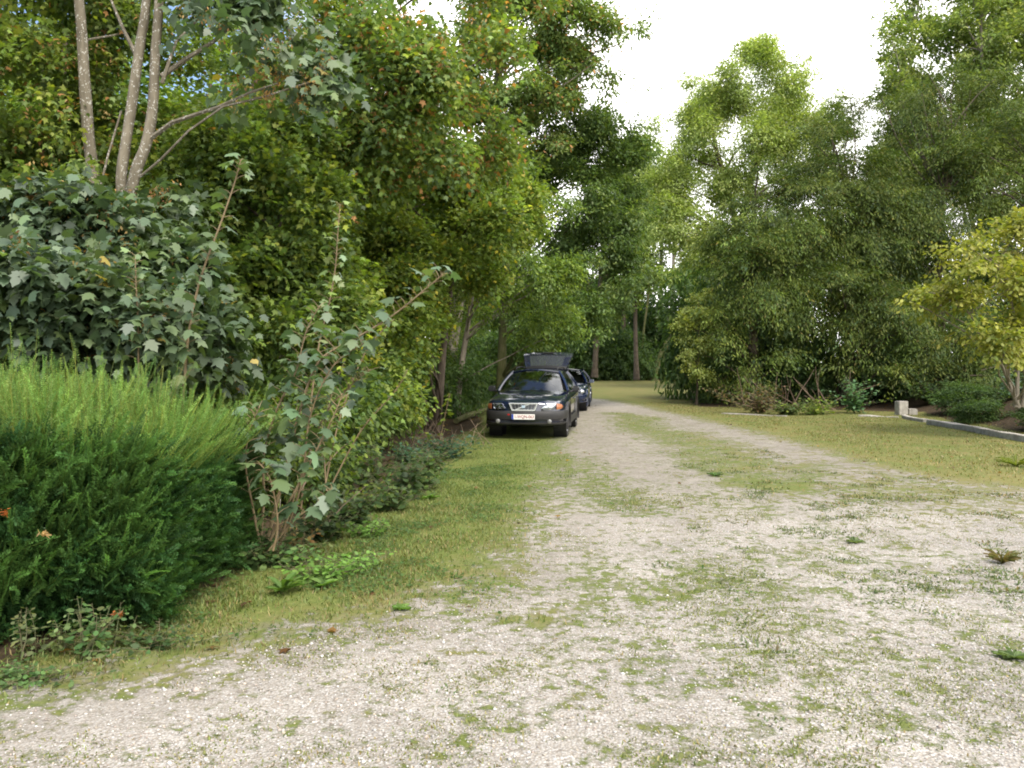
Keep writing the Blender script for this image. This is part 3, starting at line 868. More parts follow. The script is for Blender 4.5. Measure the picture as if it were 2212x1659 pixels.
def make_car(name, label, paint, open_gate, cladding, group=None):
    root = empty(name); tag(root, label, 'car', group)
    PA = M[paint]
    ys = [s[0] for s in STA]
    yq = list(np.linspace(-2.36, 2.0, 45)) + list(np.linspace(2.04, 2.375, 14))
    cols = [cat_interp(ys, [s[k] for s in STA], yq) for k in range(1, 5)]
    mb = MB()
    rows = [car_section(y, *(c[i] for c in cols)) for i, y in enumerate(yq)]
    mb.grid(rows, close=True)
    nr = len(rows[0]); N = len(rows)
    mb.f.append(tuple(range(nr))); mb.f.append(tuple((N - 1) * nr + k for k in range(nr - 1, -1, -1)))
    body = mb.build('body', PA, root, smooth=40)
    # wheel arches cut out
    cutters = []
    for sx in (-1, 1):
        for wy in (1.38, -1.38):
            c = MB().lathe([(0, .60 * sx), (.385, .60 * sx), (.385, 1.2 * sx), (0, 1.2 * sx)], 'X', 28, (0, wy, .335)).build('tmp_cut', PA, root)
            md = body.modifiers.new('cut', 'BOOLEAN'); md.object = c; md.operation = 'DIFFERENCE'; md.solver = 'EXACT'
            cutters.append(c)
    dg = bpy.context.evaluated_depsgraph_get(); dg.update()
    me = bpy.data.meshes.new_from_object(body.evaluated_get(dg))
    me.name = 'body'
    body.modifiers.clear(); body.data = me
    me.materials.clear(); me.materials.append(PA)
    me.polygons.foreach_set('material_index', [0] * len(me.polygons))
    for c in cutters: bpy.data.objects.remove(c)
    me.set_sharp_from_angle(angle=R(40))
    # roof + pillars
    mb = MB()
    def roofz(y, s): return 1.50 - .035 * ((y + .55) / 1.4) ** 2 - .055 * s * s
    ysr = list(np.linspace(.20, -2.04, 12))
    def rw(y): return .575 + .02 * math.sin(max(0, min(1, (.3 - y) / 2.3)) * math.pi)
    top = [[(s * rw(y), y + .06 * (1 - s * s) * (y > .1), roofz(y, s)) for s in np.linspace(-1, 1, 13)] for y in ysr]
    mb.grid(top)
    mb.grid([[(p[0], p[1], p[2] - .035) for p in r] for r in top])
    lines = [(.86, .20), (.70, .10), (-.34, -.37), (-.43, -.44), (-1.24, -1.19), (-1.36, -1.30), (-1.93, -1.78), (-2.18, -2.03)]
    vs = [0, .05, .93, 1.0]
    def sp(sx, l, v):
        y = l[0] + (l[1] - l[0]) * v
        zb = 0.965 + (0.04 if y < 0 else 0.02)
        zt = roofz(l[1], 1) - .004
        wb, wt = .855, rw(l[1])
        b = .035 * math.sin(v * math.pi)
        return (sx * (wb + (wt - wb) * v + b), y, zb + (zt - zb) * v)
    panes = []
    for sx in (-1, 1):
        for i in range(7):
            for j in range(3):
                q = [sp(sx, lines[i], vs[j]), sp(sx, lines[i + 1], vs[j]), sp(sx, lines[i + 1], vs[j + 1]), sp(sx, lines[i], vs[j + 1])]
                if i % 2 == 1 and j == 1:
                    rows_ = [[sp(sx, (lines[i][0] + (lines[i + 1][0] - lines[i][0]) * a, lines[i][1] + (lines[i + 1][1] - lines[i][1]) * a), v) for a in (0, .5, 1)] for v in (.05, .35, .65, .93)]
                    panes.append(rows_)
                elif not (i == 0):
                    mb.add(q, [(0, 1, 2, 3)])
        # A pillar as a solid bar
        mb.tube([sp(sx, (.78, .15), v) for v in (0, .25, .5, .75, 1)], .042, 6)
        # D pillar bar at the open rear
        mb.tube([sp(sx, (-2.15, -2.02), v) for v in (0, .3, .6, 1)], .05, 6)
    mb.tube([(s * .58, .19 + .06 * (1 - s * s), roofz(.2, s) - .012) for s in np.linspace(-1, 1, 9)], .022, 6)
    cabin = mb.build('roof', PA, root, smooth=50)
    for r in panes:
        MB().grid(r).build('side_window', M['glass_dark'] if not open_gate else M['glass'], root, smooth=60)
    # windscreen
    ws = []
    for v in np.linspace(0, 1, 7):
        row = []
        for s in np.linspace(-1, 1, 13):
            xb, xt = .755, .565
            x = s * (xb + (xt - xb) * v)
            y = (.84 + .19 * (1 - s * s)) * (1 - v) + (.17 + .065 * (1 - s * s)) * v
            zb = .985 + .035 * (1 - s * s); zt = roofz(.2, s) - .012
            row.append((x, y, zb + (zt - zb) * v + .03 * math.sin(v * math.pi)))
        ws.append(row)
    wsc = MB().grid(ws).build('windscreen', M['glass'], root, smooth=60)
    MB().tube([(-.30, 1.03, 1.035), (-.05, .90, 1.065), (.42, .905, 1.07)], .008, 5).build('wiper', M['black_trim'], root)
    MB().tube([(.28, 1.04, 1.035), (.0 + .3, .93, 1.06), (.70, .84, 1.04)], .008, 5).build('wiper', M['black_trim'], root)
    # interior
    it = MB(); it.box((0, -.6, .42), (1.5, 3.2, .06)); it.box((0, -1.7, .62), (1.3, .8, .3))
    it.build('cabin_floor', M['interior'], root)
    MB().box((0, .62, .90), (1.45, .40, .16), taper=.92).build('dashboard', M['interior'], root, bevel=.03)
    MB().lathe([(.165, 0), (.178, .018), (.19, 0), (.178, -.018), (.165, 0)], 'Y', 20, (-.36, .40, .98)).build('steering_wheel', M['interior'], root, smooth=60)
    for sx in (-1, 1):
        s = MB(); s.box((sx * .36, -.02, .60), (.50, .52, .16)); 
        s.add(*tilt_box((sx * .36, -.34, .90), (.46, .14, .56), -.22)); s.add(*tilt_box((sx * .36, -.43, 1.24), (.26, .10, .17), -.2))
        s.build('seat', M['seat'], root, bevel=.03)
    s = MB(); s.box((0, -.95, .62), (1.3, .5, .16)); s.add(*tilt_box((0, -1.25, .88), (1.3, .14, .5), -.25))
    for x in (-.42, .42): s.add(*tilt_box((x, -1.33, 1.2), (.26, .09, .15), -.2))
    s.build('seat', M['seat'], root, bevel=.03)
    # bumpers (plan sweep)
    def sweep(front, prof):
        half = FRONT
        plan = [(-x, y) for x, y in half[::-1]] + [(x, y) for x, y in half[1:]]
        rows = []
        P = [Vector((x, y * front if front > 0 else -y, 0)) for x, y in plan]
        for off, z in prof:
            row = []
            for i, p in enumerate(P):
                t = (P[min(i + 1, len(P) - 1)] - P[max(i - 1, 0)]).normalized()
                nn = Vector((t.y, -t.x, 0))
                if nn.y * front < 0: nn = -nn
                if abs(nn.y) < 1e-4 and nn.x * p.x < 0: nn = -nn
                row.append(p + nn * off + Vector((0, 0, z)))
            rows.append(row)
        return rows
    bmat = M['plastic'] if cladding else PA
    zt = .635 if cladding else .62
    f_ = MB().grid(sweep(1, [(-.14, .325), (-.02, .33), (.012, .35), (.016, .375), (-.035, .385), (-.035, .435), (.020, .45), (.030, .52), (.028, .585), (.010, zt - .012), (-.03, zt), (-.12, zt + .003)]))
    f_.build('front_bumper', bmat, root, smooth=35)
    r_ = MB().grid(sweep(-1, [(-.14, .28), (-.02, .30), (.02, .36), (.04, .50), (.03, .62), (-.02, .65), (-.10, .655)]))
    r_.build('rear_bumper', bmat, root, smooth=35)
    # lower air intake slats / plate recess
    ai = MB()
    for z in (.395, .41, .425): ai.prism([(-.42, z - .004), (.42, z - .004), (.42, z + .004), (-.42, z + .004)], lambda x, z: yfront(x) - .034, lambda x, z: yfront(x) - .005)
    ai.build('air_intake', M['black_trim'], root)
    # grille
    gy = 2.395
    def gx(z): return .262 + (z - .635) / .165 * .068
    fr = MB()
    o1 = [(-gx(.63), .630), (gx(.63), .630), (gx(.80), .800), (-gx(.80), .800)]
    i1 = [(-gx(.660) + .030, .660), (gx(.660) - .030, .660), (gx(.772) - .028, .772), (-gx(.772) + .028, .772)]
    for k in range(4):
        a, b = o1[k], o1[(k + 1) % 4]; c, d = i1[(k + 1) % 4], i1[k]
        fr.prism([a, b, c, d], gy - .03, gy + .022)
    grille = fr.build('grille', M['chrome'], root)
    bk = MB().prism(i1, gy - .03, gy - .02).build('grille_backing', M['black_trim'], grille)
    if cladding:
        bars = MB()
        for x in np.linspace(-.275, .275, 8):
            zt_ = .775; bars.prism([(x * .86 - .0035, .655), (x * .86 + .0035, .655), (x + .0035, zt_), (x - .0035, zt_)], gy - .02, gy + .004)
        for z in (.688, .716, .744): bars.prism([(-gx(z) + .02, z - .0035), (gx(z) - .02, z - .0035), (gx(z) - .02, z + .0035), (-gx(z) + .02, z + .0035)], gy - .022, gy + .002)
        bars.build('grille_bars', M['alloy'], grille)
        dg_ = MB().prism([(.165, .645), (.225, .645), (-.135, .790), (-.195, .790)], gy + .004, gy + .014)
        dg_.build('diagonal_bar', M['chrome'], grille)
        MB().box((0.0, gy + .017, .718), (.075, .014, .055)).build('badge', M['badge'], grille, bevel=.004)
    else:
        MB().prism([(-.25, .70), (.25, .70), (.25, .725), (-.25, .725)], gy - .018, gy + .012).build('grille_bars', M['chrome'], grille)
    # headlights with amber indicator outboard
    def clip_lamp(poly, sx): return [(sx * x, z) for x, z in (poly if sx > 0 else poly[::-1])]
    def fine(poly):
        out = []
        for i in range(len(poly)):
            a, b = poly[i], poly[(i + 1) % len(poly)]
            for t in (0, .25, .5, .75): out.append((a[0] + (b[0] - a[0]) * t, a[1] + (b[1] - a[1]) * t))
        return out
    LP = [(.40, .672), (.43, .652), (.715, .655), (.72, .79), (.50, .795), (.43, .755)]
    TP = [(.732, .660), (.835, .672), (.862, .715), (.84, .765), (.732, .788)]
    LY = lambda x, z: yfront(x) + .012 - .10 * max(0, z - .66) ** .9
    def curved(poly, yoff, name, mat, parent):
        # lens sheet following the nose: triangulated strip between the outline's top and bottom
        xs = np.linspace(min(p[0] for p in poly), max(p[0] for p in poly), 9)
        rows = []
        for x in xs:
            zs_ = []
            for i in range(len(poly)):
                (x1, z1), (x2, z2) = poly[i], poly[(i + 1) % len(poly)]
                if (x1 - x) * (x2 - x) <= 0 and abs(x1 - x2) > 1e-9: zs_.append(z1 + (z2 - z1) * (x - x1) / (x2 - x1))
            lo, hi = min(zs_), max(zs_)
            rows.append([(x, LY(x, lo + (hi - lo) * v) + yoff + .012 * math.sin(math.pi * v), lo + (hi - lo) * v) for v in (0, .25, .5, .75, 1)])
        return rows
    for sx in (-1, 1):
        def put(rows): return [[(sx * p[0], p[1], p[2]) for p in r] for r in rows]
        hl = MB().grid(put(curved(LP, -.022, '', None, None))).build('headlight', M['black_trim'] if not cladding else M['lamp_in'], root, smooth=60)
        MB().grid(put(curved(LP, .008, '', None, None))).build('lens', M['lamp_lens'], hl, smooth=60)
        for cx in (.50, .635):
            MB().lathe([(.02, -.028), (.05, -.012), (.058, .0), (.062, -.004)], 'Y', 16, (sx * cx, LY(cx, .72) - .006, .722)).build('reflector', M['lamp_in'], hl, smooth=60)
        MB().grid(put(curved(TP, .006, '', None, None))).build('indicator', M['amber'] if cladding else M['lamp_in'], root, smooth=60)
        fy = yfront(.62) + .0
        fog = MB().lathe([(0, .024), (.042, .022), (.048, .016), (.048, -.03)], 'Y', 18, (sx * .58, yfront(.58) + .014, .405)).build('fog_lamp', M['fog_glass'], root, smooth=50)
        MB().prism([(sx * .50, .452), (sx * .78, .452), (sx * .78, .462), (sx * .50, .462)][::sx], lambda x, z: yfront(x) - .02, lambda x, z: yfront(x) + .028).build('bumper_trim', M['chrome'] if False else M['plastic'], root)
        # mirror
        mr = MB().box((sx * 1.035, .66, 1.045), (.19, .11, .135), taper=.86).build('mirror', M['black_trim'] if cladding else PA, root, smooth=50, bevel=.03)
        MB().tube([(sx * .90, .68, .985), (sx * 1.0, .665, 1.015)], .024, 6).build('mirror_arm', M['black_trim'], mr)
        MB().box((sx * 1.035, .603, 1.04), (.155, .006, .10)).build('mirror_glass', M['chrome'], mr)
        # door seams and handles
        for y0, hname in ((-.30, 'door_handle'), (-1.18, 'door_handle')):
            MB().tube([(sx * .925, y0, .80), (sx * .955, y0 + .04, .805), (sx * .955, y0 + .16, .805), (sx * .925, y0 + .20, .80)], .013, 6).build(hname, PA, root)
        for yy in (.76, -.39, -1.30):
            MB().tube([(sx * .924, yy, .36), (sx * .9275, yy, .60), (sx * .925, yy, .80), (sx * .908, yy, .90)], .0045, 4).build('door_seam', M['black_trim'], root)
        # tail lamp
        MB().box((sx * .79, -2.30, .90), (.10, .10, .30)).build('tail_lamp', M['red_lens'], root, bevel=.03)
        if cladding:
            MB().tube([(sx * .52, .02, 1.475), (sx * .53, -.10, 1.53), (sx * .54, -1.0, 1.545), (sx * .535, -1.8, 1.51), (sx * .53, -1.95, 1.45)], .016, 6).build('roof_rail', M['black_trim'], root, smooth=60)
            MB().box((sx * .935, 0, .36), (.035, 1.95, .17)).build('sill_cladding', M['plastic'], root, bevel=.012)
        for wy in (1.38, -1.38):
            rows = []
            for a in np.linspace(R(-18), R(198), 22):
                ca, sa = math.cos(a), math.sin(a)
                rows.append([(sx * xo, wy + r * ca, .335 + r * sa) for r, xo in ((.375, .86), (.375, .948), (.40, .956), (.445, .945), (.455, .90))])
            MB().grid(rows).build('wheel_arch', M['plastic'] if cladding else PA, root, smooth=50)
            wh = empty('wheel', (sx * .80, wy, .335), 0, root)
            MB().lathe([(.215, -.09), (.29, -.108), (.322, -.10), (.335, -.07), (.337, 0), (.335, .07), (.322, .10), (.29, .108), (.215, .09), (.205, 0), (.215, -.09)], 'X', 32).build('tyre', M['rubber'], wh, smooth=50)
            rim = MB().lathe([(.0, sx * .055), (.05, sx * .06), (.055, sx * .05), (.06, sx * .02), (.18, sx * .0), (.20, sx * .03), (.218, sx * .095), (.205, sx * .095), (.19, sx * .05), (.18, -sx * .08)], 'X', 30)
            for k in range(5):
                a = k * 2 * math.pi / 5 + .3
                c_, s_ = math.cos(a), math.sin(a)
                for da in (-.12, .12):
                    rim.tube([(sx * .058, .04 * c_, .04 * s_), (sx * .062, .20 * math.cos(a + da), .20 * math.sin(a + da))], [.022, .017], 6)
            rim.build('rim', M['alloy'], wh, smooth=40)
            # dark inner wheel well
            MB().lathe([(.37, -sx * .01), (.384, -sx * .20), (.384, sx * .10)], 'X', 26, (sx * .80, wy, .335)).build('wheel_well', M['black_trim'], root)
    # underbody
    MB().box((0, -.1, .31), (1.35, 4.0, .08)).build('underbody', M['black_trim'], root)
    if cladding:
        pl = MB().box((0, yfront(0) + .040, .505), (.52, .012, .112)).build('number_plate', M['plate_white'], root, bevel=.003)
        MB().box((.2365, yfront(0) + .0470, .505), (.044, .003, .108)).build('blue_band', M['plate_blue'], pl)
        tm = text_mesh('plate_text', '1-WQN-063', .098, M['plate_red'])
        to = link('plate_text', tm, pl); to.location = (-.022, yfront(0) + .0475, .505); to.rotation_euler = (R(90), 0, R(180)); to.scale = (.86, 1.0, 1)
        mb_ = MB().box((0, yfront(0) + .030, .505), (.56, .012, .13)).build('plate_holder', M['black_trim'], root)
        MB().box((.33, yfront(.33) + .026, .55), (.05, .01, .03)).build('reflector', M['red_lens'], root)
    if open_gate:
        # raised tailgate: hinged at the rear roof edge
        hp = empty('tailgate', (0, -2.03, 1.478), 0, root)
        hp.rotation_euler = (R(-35), 0, 0)
        g = MB()
        def gp_(v, s, dz):   # v along the gate from the hinge, s across
            w = .56 + .15 * min(1, v / .8) - .10 * max(0, v - .93)
            return (s * w, -v * .88, dz - .04 * s * s - .30 * max(0, v - .72))
        V_ = list(np.linspace(0, 1, 11)); S_ = list(np.linspace(-1, 1, 9))
        outer = [[gp_(v, s, .03) for s in S_] for v in V_]
        inner = [[gp_(v, s, -.05) for s in S_] for v in V_]
        # window opening in the upper half: rows 1..4, columns 1..6
        win = lambda i, k: 1 <= i <= 6 and 1 <= k <= 6
        for sh in (outer, inner):
            b = len(g.v); vs_ = [p for r in sh for p in r]
            fs_ = [(i * 9 + k, i * 9 + k + 1, (i + 1) * 9 + k + 1, (i + 1) * 9 + k) for i in range(10) for k in range(8) if not win(i, k)]
            g.add(vs_, fs_)
        for path in ([(i, 0) for i in range(11)], [(i, 8) for i in range(11)], [(0, k) for k in range(9)], [(10, k) for k in range(9)]):
            g.grid([[outer[i][k] for i, k in path], [inner[i][k] for i, k in path]])
        g.build('panel', PA, hp, smooth=40)
        MB().grid([[gp_(v, s, .022) for s in S_[1:8]] for v in V_[1:8]]).build('rear_window', M['gate_glass'], hp, smooth=60)
        MB().grid([[gp_(v, s, .034) for s in S_] for v in (0.0, .06, .13)]).build('hinge_gap_strip', M['black_trim'], hp)  # shaded gap along the hinge, drawn as a black strip
        MB().box((0, -.70, .035), (.30, .05, .03)).build('handle', M['black_trim'], hp)
        MB().tube([(0, -.06, .04), (0, -.34, .055)], .007, 5).build('wiper', M['black_trim'], hp)
        for sx in (-1, 1):
            MB().tube([(sx * .60, -2.10, 1.22), (sx * .60, -2.42, 1.60)], .011, 6).build('gas_strut', M['black_trim'], root)
    else:
        tg_ = MB(); rows = []
        for v in np.linspace(0, 1, 6):
            rows.append([(s * (.60 + .22 * (1 - v)), -2.34 + .31 * v ** 1.5 - .03 * (1 - s * s), .96 + .50 * v) for s in np.linspace(-1, 1, 9)])
        tg = tg_.grid(rows).build('tailgate', PA, root, smooth=50)
        MB().grid([[(p[0] * .88, p[1] - .012, p[2]) for p in r] for r in rows[1:5]]).build('rear_window', M['glass_dark'], tg, smooth=60)
    return root

def tilt_box(c, d, ang):
    x, y, z = c; a, b, h = d[0] / 2, d[1] / 2, d[2] / 2
    P = []
    for sz in (-1, 1):
        for sx, sy in ((-1, -1), (1, -1), (1, 1), (-1, 1)):
            yy, zz = sy * b, sz * h
            P.append((x + sx * a, y + yy * math.cos(ang) + zz * math.sin(ang), z - yy * math.sin(ang) + zz * math.cos(ang)))
    return P, [(3, 2, 1, 0), (4, 5, 6, 7), (0, 1, 5, 4), (1, 2, 6, 5), (2, 3, 7, 6), (3, 0, 4, 7)]

car = make_car('estate_car', 'black estate car with raised tailgate and chrome grille, parked beside the gravel drive', 'paint_black', True, True)
car.location = (0.60, 19.27, float(hz(0.71, 18.5)) - 0.005); car.rotation_euler = (0, 0, R(171.4)); car.scale = (.955, 1, 1)
car2 = make_car('parked_car', 'dark blue car half hidden behind the black estate car', 'paint_blue', False, False)
car2.location = (1.86, 28.4, float(hz(1.9, 28.0)) - 0.005); car2.rotation_euler = (0, 0, R(172)); car2.scale = (.97, .92, .95)
# ---------------------------------------------------------------- vegetation
def gz(x, y): return float(hz(x, y))

def proj(p):
    """world -> photo pixels (2212 wide), used to keep trunks clear of their own foliage"""
    p = np.asarray(p); q = p - np.array([0, 0, CAM_H])
    f = np.array([0, math.cos(PITCH), -math.sin(PITCH)]); u = np.array([0, math.sin(PITCH), math.cos(PITCH)])
    dep = q @ f
    return 1106 + FPX * q[..., 0] / dep, 829.5 - FPX * (q @ u) / dep

def els(org, lst):
    """ellipsoids given by where they appear and how far off they stand -> local coordinates"""
    out = []
    for px, py, Y, rx, ry, rz, w in lst:
        c = at(px, py, Y) - np.array(org)
        out.append((*c, rx, ry, rz, w))
    return out

def tp(org, lst): return [tuple(at(px, py, Y) - np.array(org)) for px, py, Y in lst]

def keys_part(root, seed, c, rad, n=120, size=0.05):
    """hanging bunches of brown winged seeds"""
    rng = np.random.default_rng(seed)
    k = rng.integers(0, len(c), n)
    p = c[k] + unit(rng, n) * (rad[k] * rng.uniform(.6, 1.0, n))[:, None]
    m = 14
    pos = np.repeat(p, m, axis=0) + rng.normal(0, 0.05, (n * m, 3)) * np.array([1, 1, 1.3])
    N = n * m
    a = nrm(rng.normal(0, .6, (N, 3)) + np.array([0, 0, -.8])); q = nrm(rng.normal(0, 1, (N, 3))); b = nrm(np.cross(q, a)); q = np.cross(a, b)
    cols = palette_cols(rng, n, m, [(.22, .13, .05, 3), (.16, .08, .035, 3), (.28, .20, .08, 2)])
    le = rng.uniform(.7, 1.3, N) * size
    link('seed_keys', leaf_mesh('seed_keys', (pos, a, b, q), le, le * .45, cols), root, M['leaf'])

# --- two-stemmed sycamore by the hedge
O1 = (-4.55, 9.3, gz(-4.55, 9.3))
def keep1(p):
    px, py = proj(p + np.array(O1))
    hide = (px > 225) & (px < 375) & (py > -60) & (py < 400) & (p[:, 1] < 0.5)
    hide |= (px > 150) & (px < 215) & (py > -60) & (py < 300) & (p[:, 1] < 1.2)
    gap = (px > 470) & (px < 720) & (py > 20) & (py < 280) & (np.random.default_rng(1).random(len(px)) < .45)
    return ~(hide | gap)
E1 = els(O1, [(140, 550, 8.6, 1.4, .9, .6, 3), (120, 660, 8.2, 1.4, .8, .6, 3), (330, 700, 8.4, .9, .7, .5, 1.6), (330, 520, 9.4, .8, .8, .5, 1), (-10, 450, 8.8, .8, .7, .5, .8), (420, 760, 8.6, .8, .6, .4, 1), (230, 470, 9.0, .7, .6, .35, .6),
              (560, 150, 9.6, .8, 1.0, .40, .7), (610, 185, 9.15, .45, .45, .22, .4), (480, 20, 9.8, 1.0, 1.0, .5, .7)])
me, c1, r1, _ = crown('sycamore_crown', 101, E1, 80, 1150, 15, (0.128, 1.0), PAL_SYC + PAL_SYCY[1:2], L=(.45, .9), W=.75, flat=.22, droop=.22, tpl=MAPLE, odd=((.22, .17, .03), .008), keep=keep1, size=(.18, .40), shell=(.4, 1.15), inner=.3, lf=.6, gain=1.28)
stemA = tp(O1, [(268, 700, 9.3), (266, 560, 9.3), (270, 470, 9.3), (262, 385, 9.3), (284, 230, 9.35), (302, 100, 9.4), (317, -10, 9.4), (330, -300, 9.6)])
stemB = tp(O1, [(272, 700, 9.3), (274, 560, 9.3), (278, 460, 9.3), (292, 375, 9.3), (316, 310, 9.3), (330, 230, 9.35), (336, 110, 9.4), (344, -10, 9.4), (352, -300, 9.6)])
brs = [(tp(O1, [(348, 165, 9.35), (400, 128, 9.5), (460, 90, 9.6), (532, 28, 9.7), (600, -20, 9.8)]), .034, .012),
       (tp(O1, [(322, 302, 9.3), (372, 265, 9.2), (430, 245, 9.1), (470, 232, 9.1), (540, 200, 9.1), (600, 180, 9.1)]), .030, .010),
       (tp(O1, [(300, 130, 9.4), (265, 60, 9.5), (240, 0, 9.5)]), .03, .015), (tp(O1, [(350, 180, 9.3), (380, 90, 9.3), (450, 20, 9.5)]), .025, .008),
       (tp(O1, [(205, 450, 9.2), (235, 330, 9.3), (262, 240, 9.35)]), .014, .012)]
t1 = tree('sycamore_tree', O1, 'sycamore with two pale lichen-spotted stems rising from behind the hedge', 'tree', None, me, c1, [(stemA, .076, .05), (stemB, .078, .05)], 'bark_lichen', 'leaf_sheen', .014, 1, twigs=brs, limb_n=4)
keys_part(t1, 11, c1, r1, 420)

# --- single sycamore stem to its left
O2 = (-5.75, 10.6, gz(-5.75, 10.6))
def keep2(p):
    px, py = proj(p + np.array(O2))
    return ~((px > 140) & (px < 365) & (py > -60) & (py < 330) & (p[:, 1] < 0.6))
E2 = els(O2, [(40, 200, 10.8, 1.5, 1.2, 1.0, 2.4), (-60, 380, 10.8, 1.4, 1.2, 1.0, 1.5), (120, -120, 11, 1.8, 1.4, 1.0, 1.6), (60, 330, 11.2, 1.2, 1.0, .8, 1.6), (420, 330, 11.6, 1.1, .9, .9, 1.6), (240, 180, 11.8, 1.3, .8, 1.4, 1.8), (410, 120, 11.8, 1.0, .9, .9, 1.2), (60, 400, 9.0, .9, .5, .35, 1), (400, 430, 9.2, .5, .5, .5, .7), (180, 345, 9.3, .5, .4, .25, .5), (90, 40, 11, 1.3, 1, .8, 1.5)])
me, c2, r2, _ = crown('maple_crown', 102, E2, 66, 2300, 16, (0.088, .85), PAL_MAPLE + PAL_OAK[:2], L=(.4, .9), W=.6, droop=.15, tpl=MAPLE_LO, odd=(BROWN, .03), keep=keep2, size=(.3, .5), inner=.35)
t2 = tree('maple_tree', O2, 'single lichen-spotted maple stem left of the two-stemmed sycamore', 'tree', None, me, c2,
          [(tp(O2, [(215, 700, 10.6), (208, 450, 10.6), (192, 300, 10.6), (183, 180, 10.6), (176, 60, 10.6), (168, -40, 10.6), (160, -300, 10.6)]), .088, .06)], 'bark_lichen', 'leaf', .014, 2, limb_n=5)
keys_part(t2, 12, c2, r2, 90)

# --- tall sycamore in the middle, hung with brown keys
O3 = (-3.3, 14.2, gz(-3.3, 14.2))
def keep3(p):
    px, py = proj(p + np.array(O3))
    return ~((px > 440) & (px < 740) & (py > 10) & (py < 290) & (np.random.default_rng(2).random(len(px)) < .5))
E3 = els(O3, [(650, 330, 13.4, 1.6, 1.2, 1.3, 2), (800, 160, 13.2, 1.8, 1.4, 1.3, 3), (960, 90, 13.4, 1.5, 1.3, 1.1, 2), (640, 60, 13.6, 1.5, 1.3, 1.0, 1.4), (880, 280, 13.6, 1.4, 1.1, .9, 1.4), (780, -200, 13.8, 2.8, 2.0, 1.3, 1.8), (1080, -40, 13.8, 1.2, 1.2, 1.0, 1), (560, 200, 13.2, 1.2, 1.0, 1.0, 1.4), (500, 60, 13.4, 1.1, 1, .8, 1), (1030, 200, 14, 1.0, 1, .9, 1.2), (1000, 300, 14.6, 1.1, 1, .7, 1.5)])
me, c3, r3, _ = crown('sycamore_crown', 103, E3, 80, 2700, 15, (0.098, .95), PAL_MAPLE[:3] + PAL_SYCY[:2] + PAL_OAK[:1], L=(.5, 1.1), W=.65, droop=.2, tpl=MAPLE_LO, odd=(BROWN, .06), size=(.28, .46), inner=.35, keep=keep3)
t3 = tree('sycamore_tree', O3, 'tall sycamore hung with brown seed keys above the yellow-green maple', 'tree', None, me, c3,
          [(tp(O3, [(700, 820, 14.2), (705, 600, 14.2), (715, 350, 14.2), (735, 100, 14.2), (750, -250, 14.2)]), .13, .06)], 'bark_brown', 'leaf', .03, 3, limb_n=24)
keys_part(t3, 13, c3, r3, 420, .06)

# --- yellow-green field maple beside the verge
x4, y4 = gp(943, 928); O4 = (x4, y4, gz(x4, y4))
def keep4(p):
    px, py = proj(p + np.array(O4))
    return ~((px > 918) & (px < 1060) & (py > 715))
E4 = els(O4, [(940, 480, 17.5, 1.9, 1.6, 1.7, 4), (860, 330, 17.5, 1.5, 1.4, 1.1, 2.5), (1085, 430, 18.5, 1.1, 1.2, 1.1, 2), (1030, 340, 18.5, 1.2, 1.2, .9, 1.5), (790, 560, 16.5, 1.4, 1.3, 1.2, 2), (1000, 610, 17, 1.3, 1.2, .8, 2), (830, 720, 15.5, 1.2, 1.0, .9, 2), (900, 660, 16.5, 1.2, 1., .8, 1.4), (720, 760, 14.5, 1.2, .9, .9, 1.5), (800, 830, 14, 1.0, .8, .6, 1.6), (640, 640, 13.5, 1.2, .9, .9, 1.6)])
me, c4, r4, _ = crown('maple_crown', 104, E4, 95, 4300, 17, (0.098, .85), PAL_MAPLE, L=(.45, 1.0), W=.55, flat=.14, droop=.12, tpl=MAPLE_LO, odd=((.26, .22, .03), .03), size=(.25, .45), spray_sd=.22, keep=keep4)
t4 = tree('maple_tree', O4, 'yellow-green field maple with a brown leaning trunk left of the estate car', 'tree', None, me, c4,
          [(tp(O4, [(940, 935, y4), (946, 880, y4), (953, 800, y4), (960, 730, y4), (975, 600, y4 - .3), (985, 400, y4 - .5)]), .145, .05)], 'bark_brown', 'leaf', .04, 4, limb_n=24)

x5, y5 = gp(988, 902); O5 = (x5, y5, gz(x5, y5))
E5 = els(O5, [(1120, 590, 22.5, 1.6, 1.4, 1.1, 3), (1180, 690, 23.5, 1.1, 1.2, .7, 2), (1060, 480, 23, 1.4, 1.3, 1.3, 2), (1140, 420, 24, 1.3, 1.2, 1.3, 2), (1050, 660, 22, 1.0, 1, .6, 1.2)])
me, c5, r5, _ = crown('hornbeam_crown', 105, E5, 50, 1500, 16, (0.105, .65), PAL_DARK + PAL_MAPLE[:2], L=(.5, 1.1), W=.5, flat=.1, droop=.2, tpl=OVAL, size=(.28, .48), keep=lambda p: proj(p + np.array(O5))[1] < 705 + 400 * (proj(p + np.array(O5))[0] > 1050))
t5 = tree('hornbeam_tree', O5, 'slim pale-barked tree leaning right, second trunk left of the estate car', 'tree', None, me, c5,
          [(tp(O5, [(985, 905, y5), (990, 850, y5), (1000, 770, y5), (1012, 695, y5), (1030, 560, y5), (1055, 400, y5)]), .12, .05)], 'bark_pale', 'leaf', .03, 5, limb_n=14)

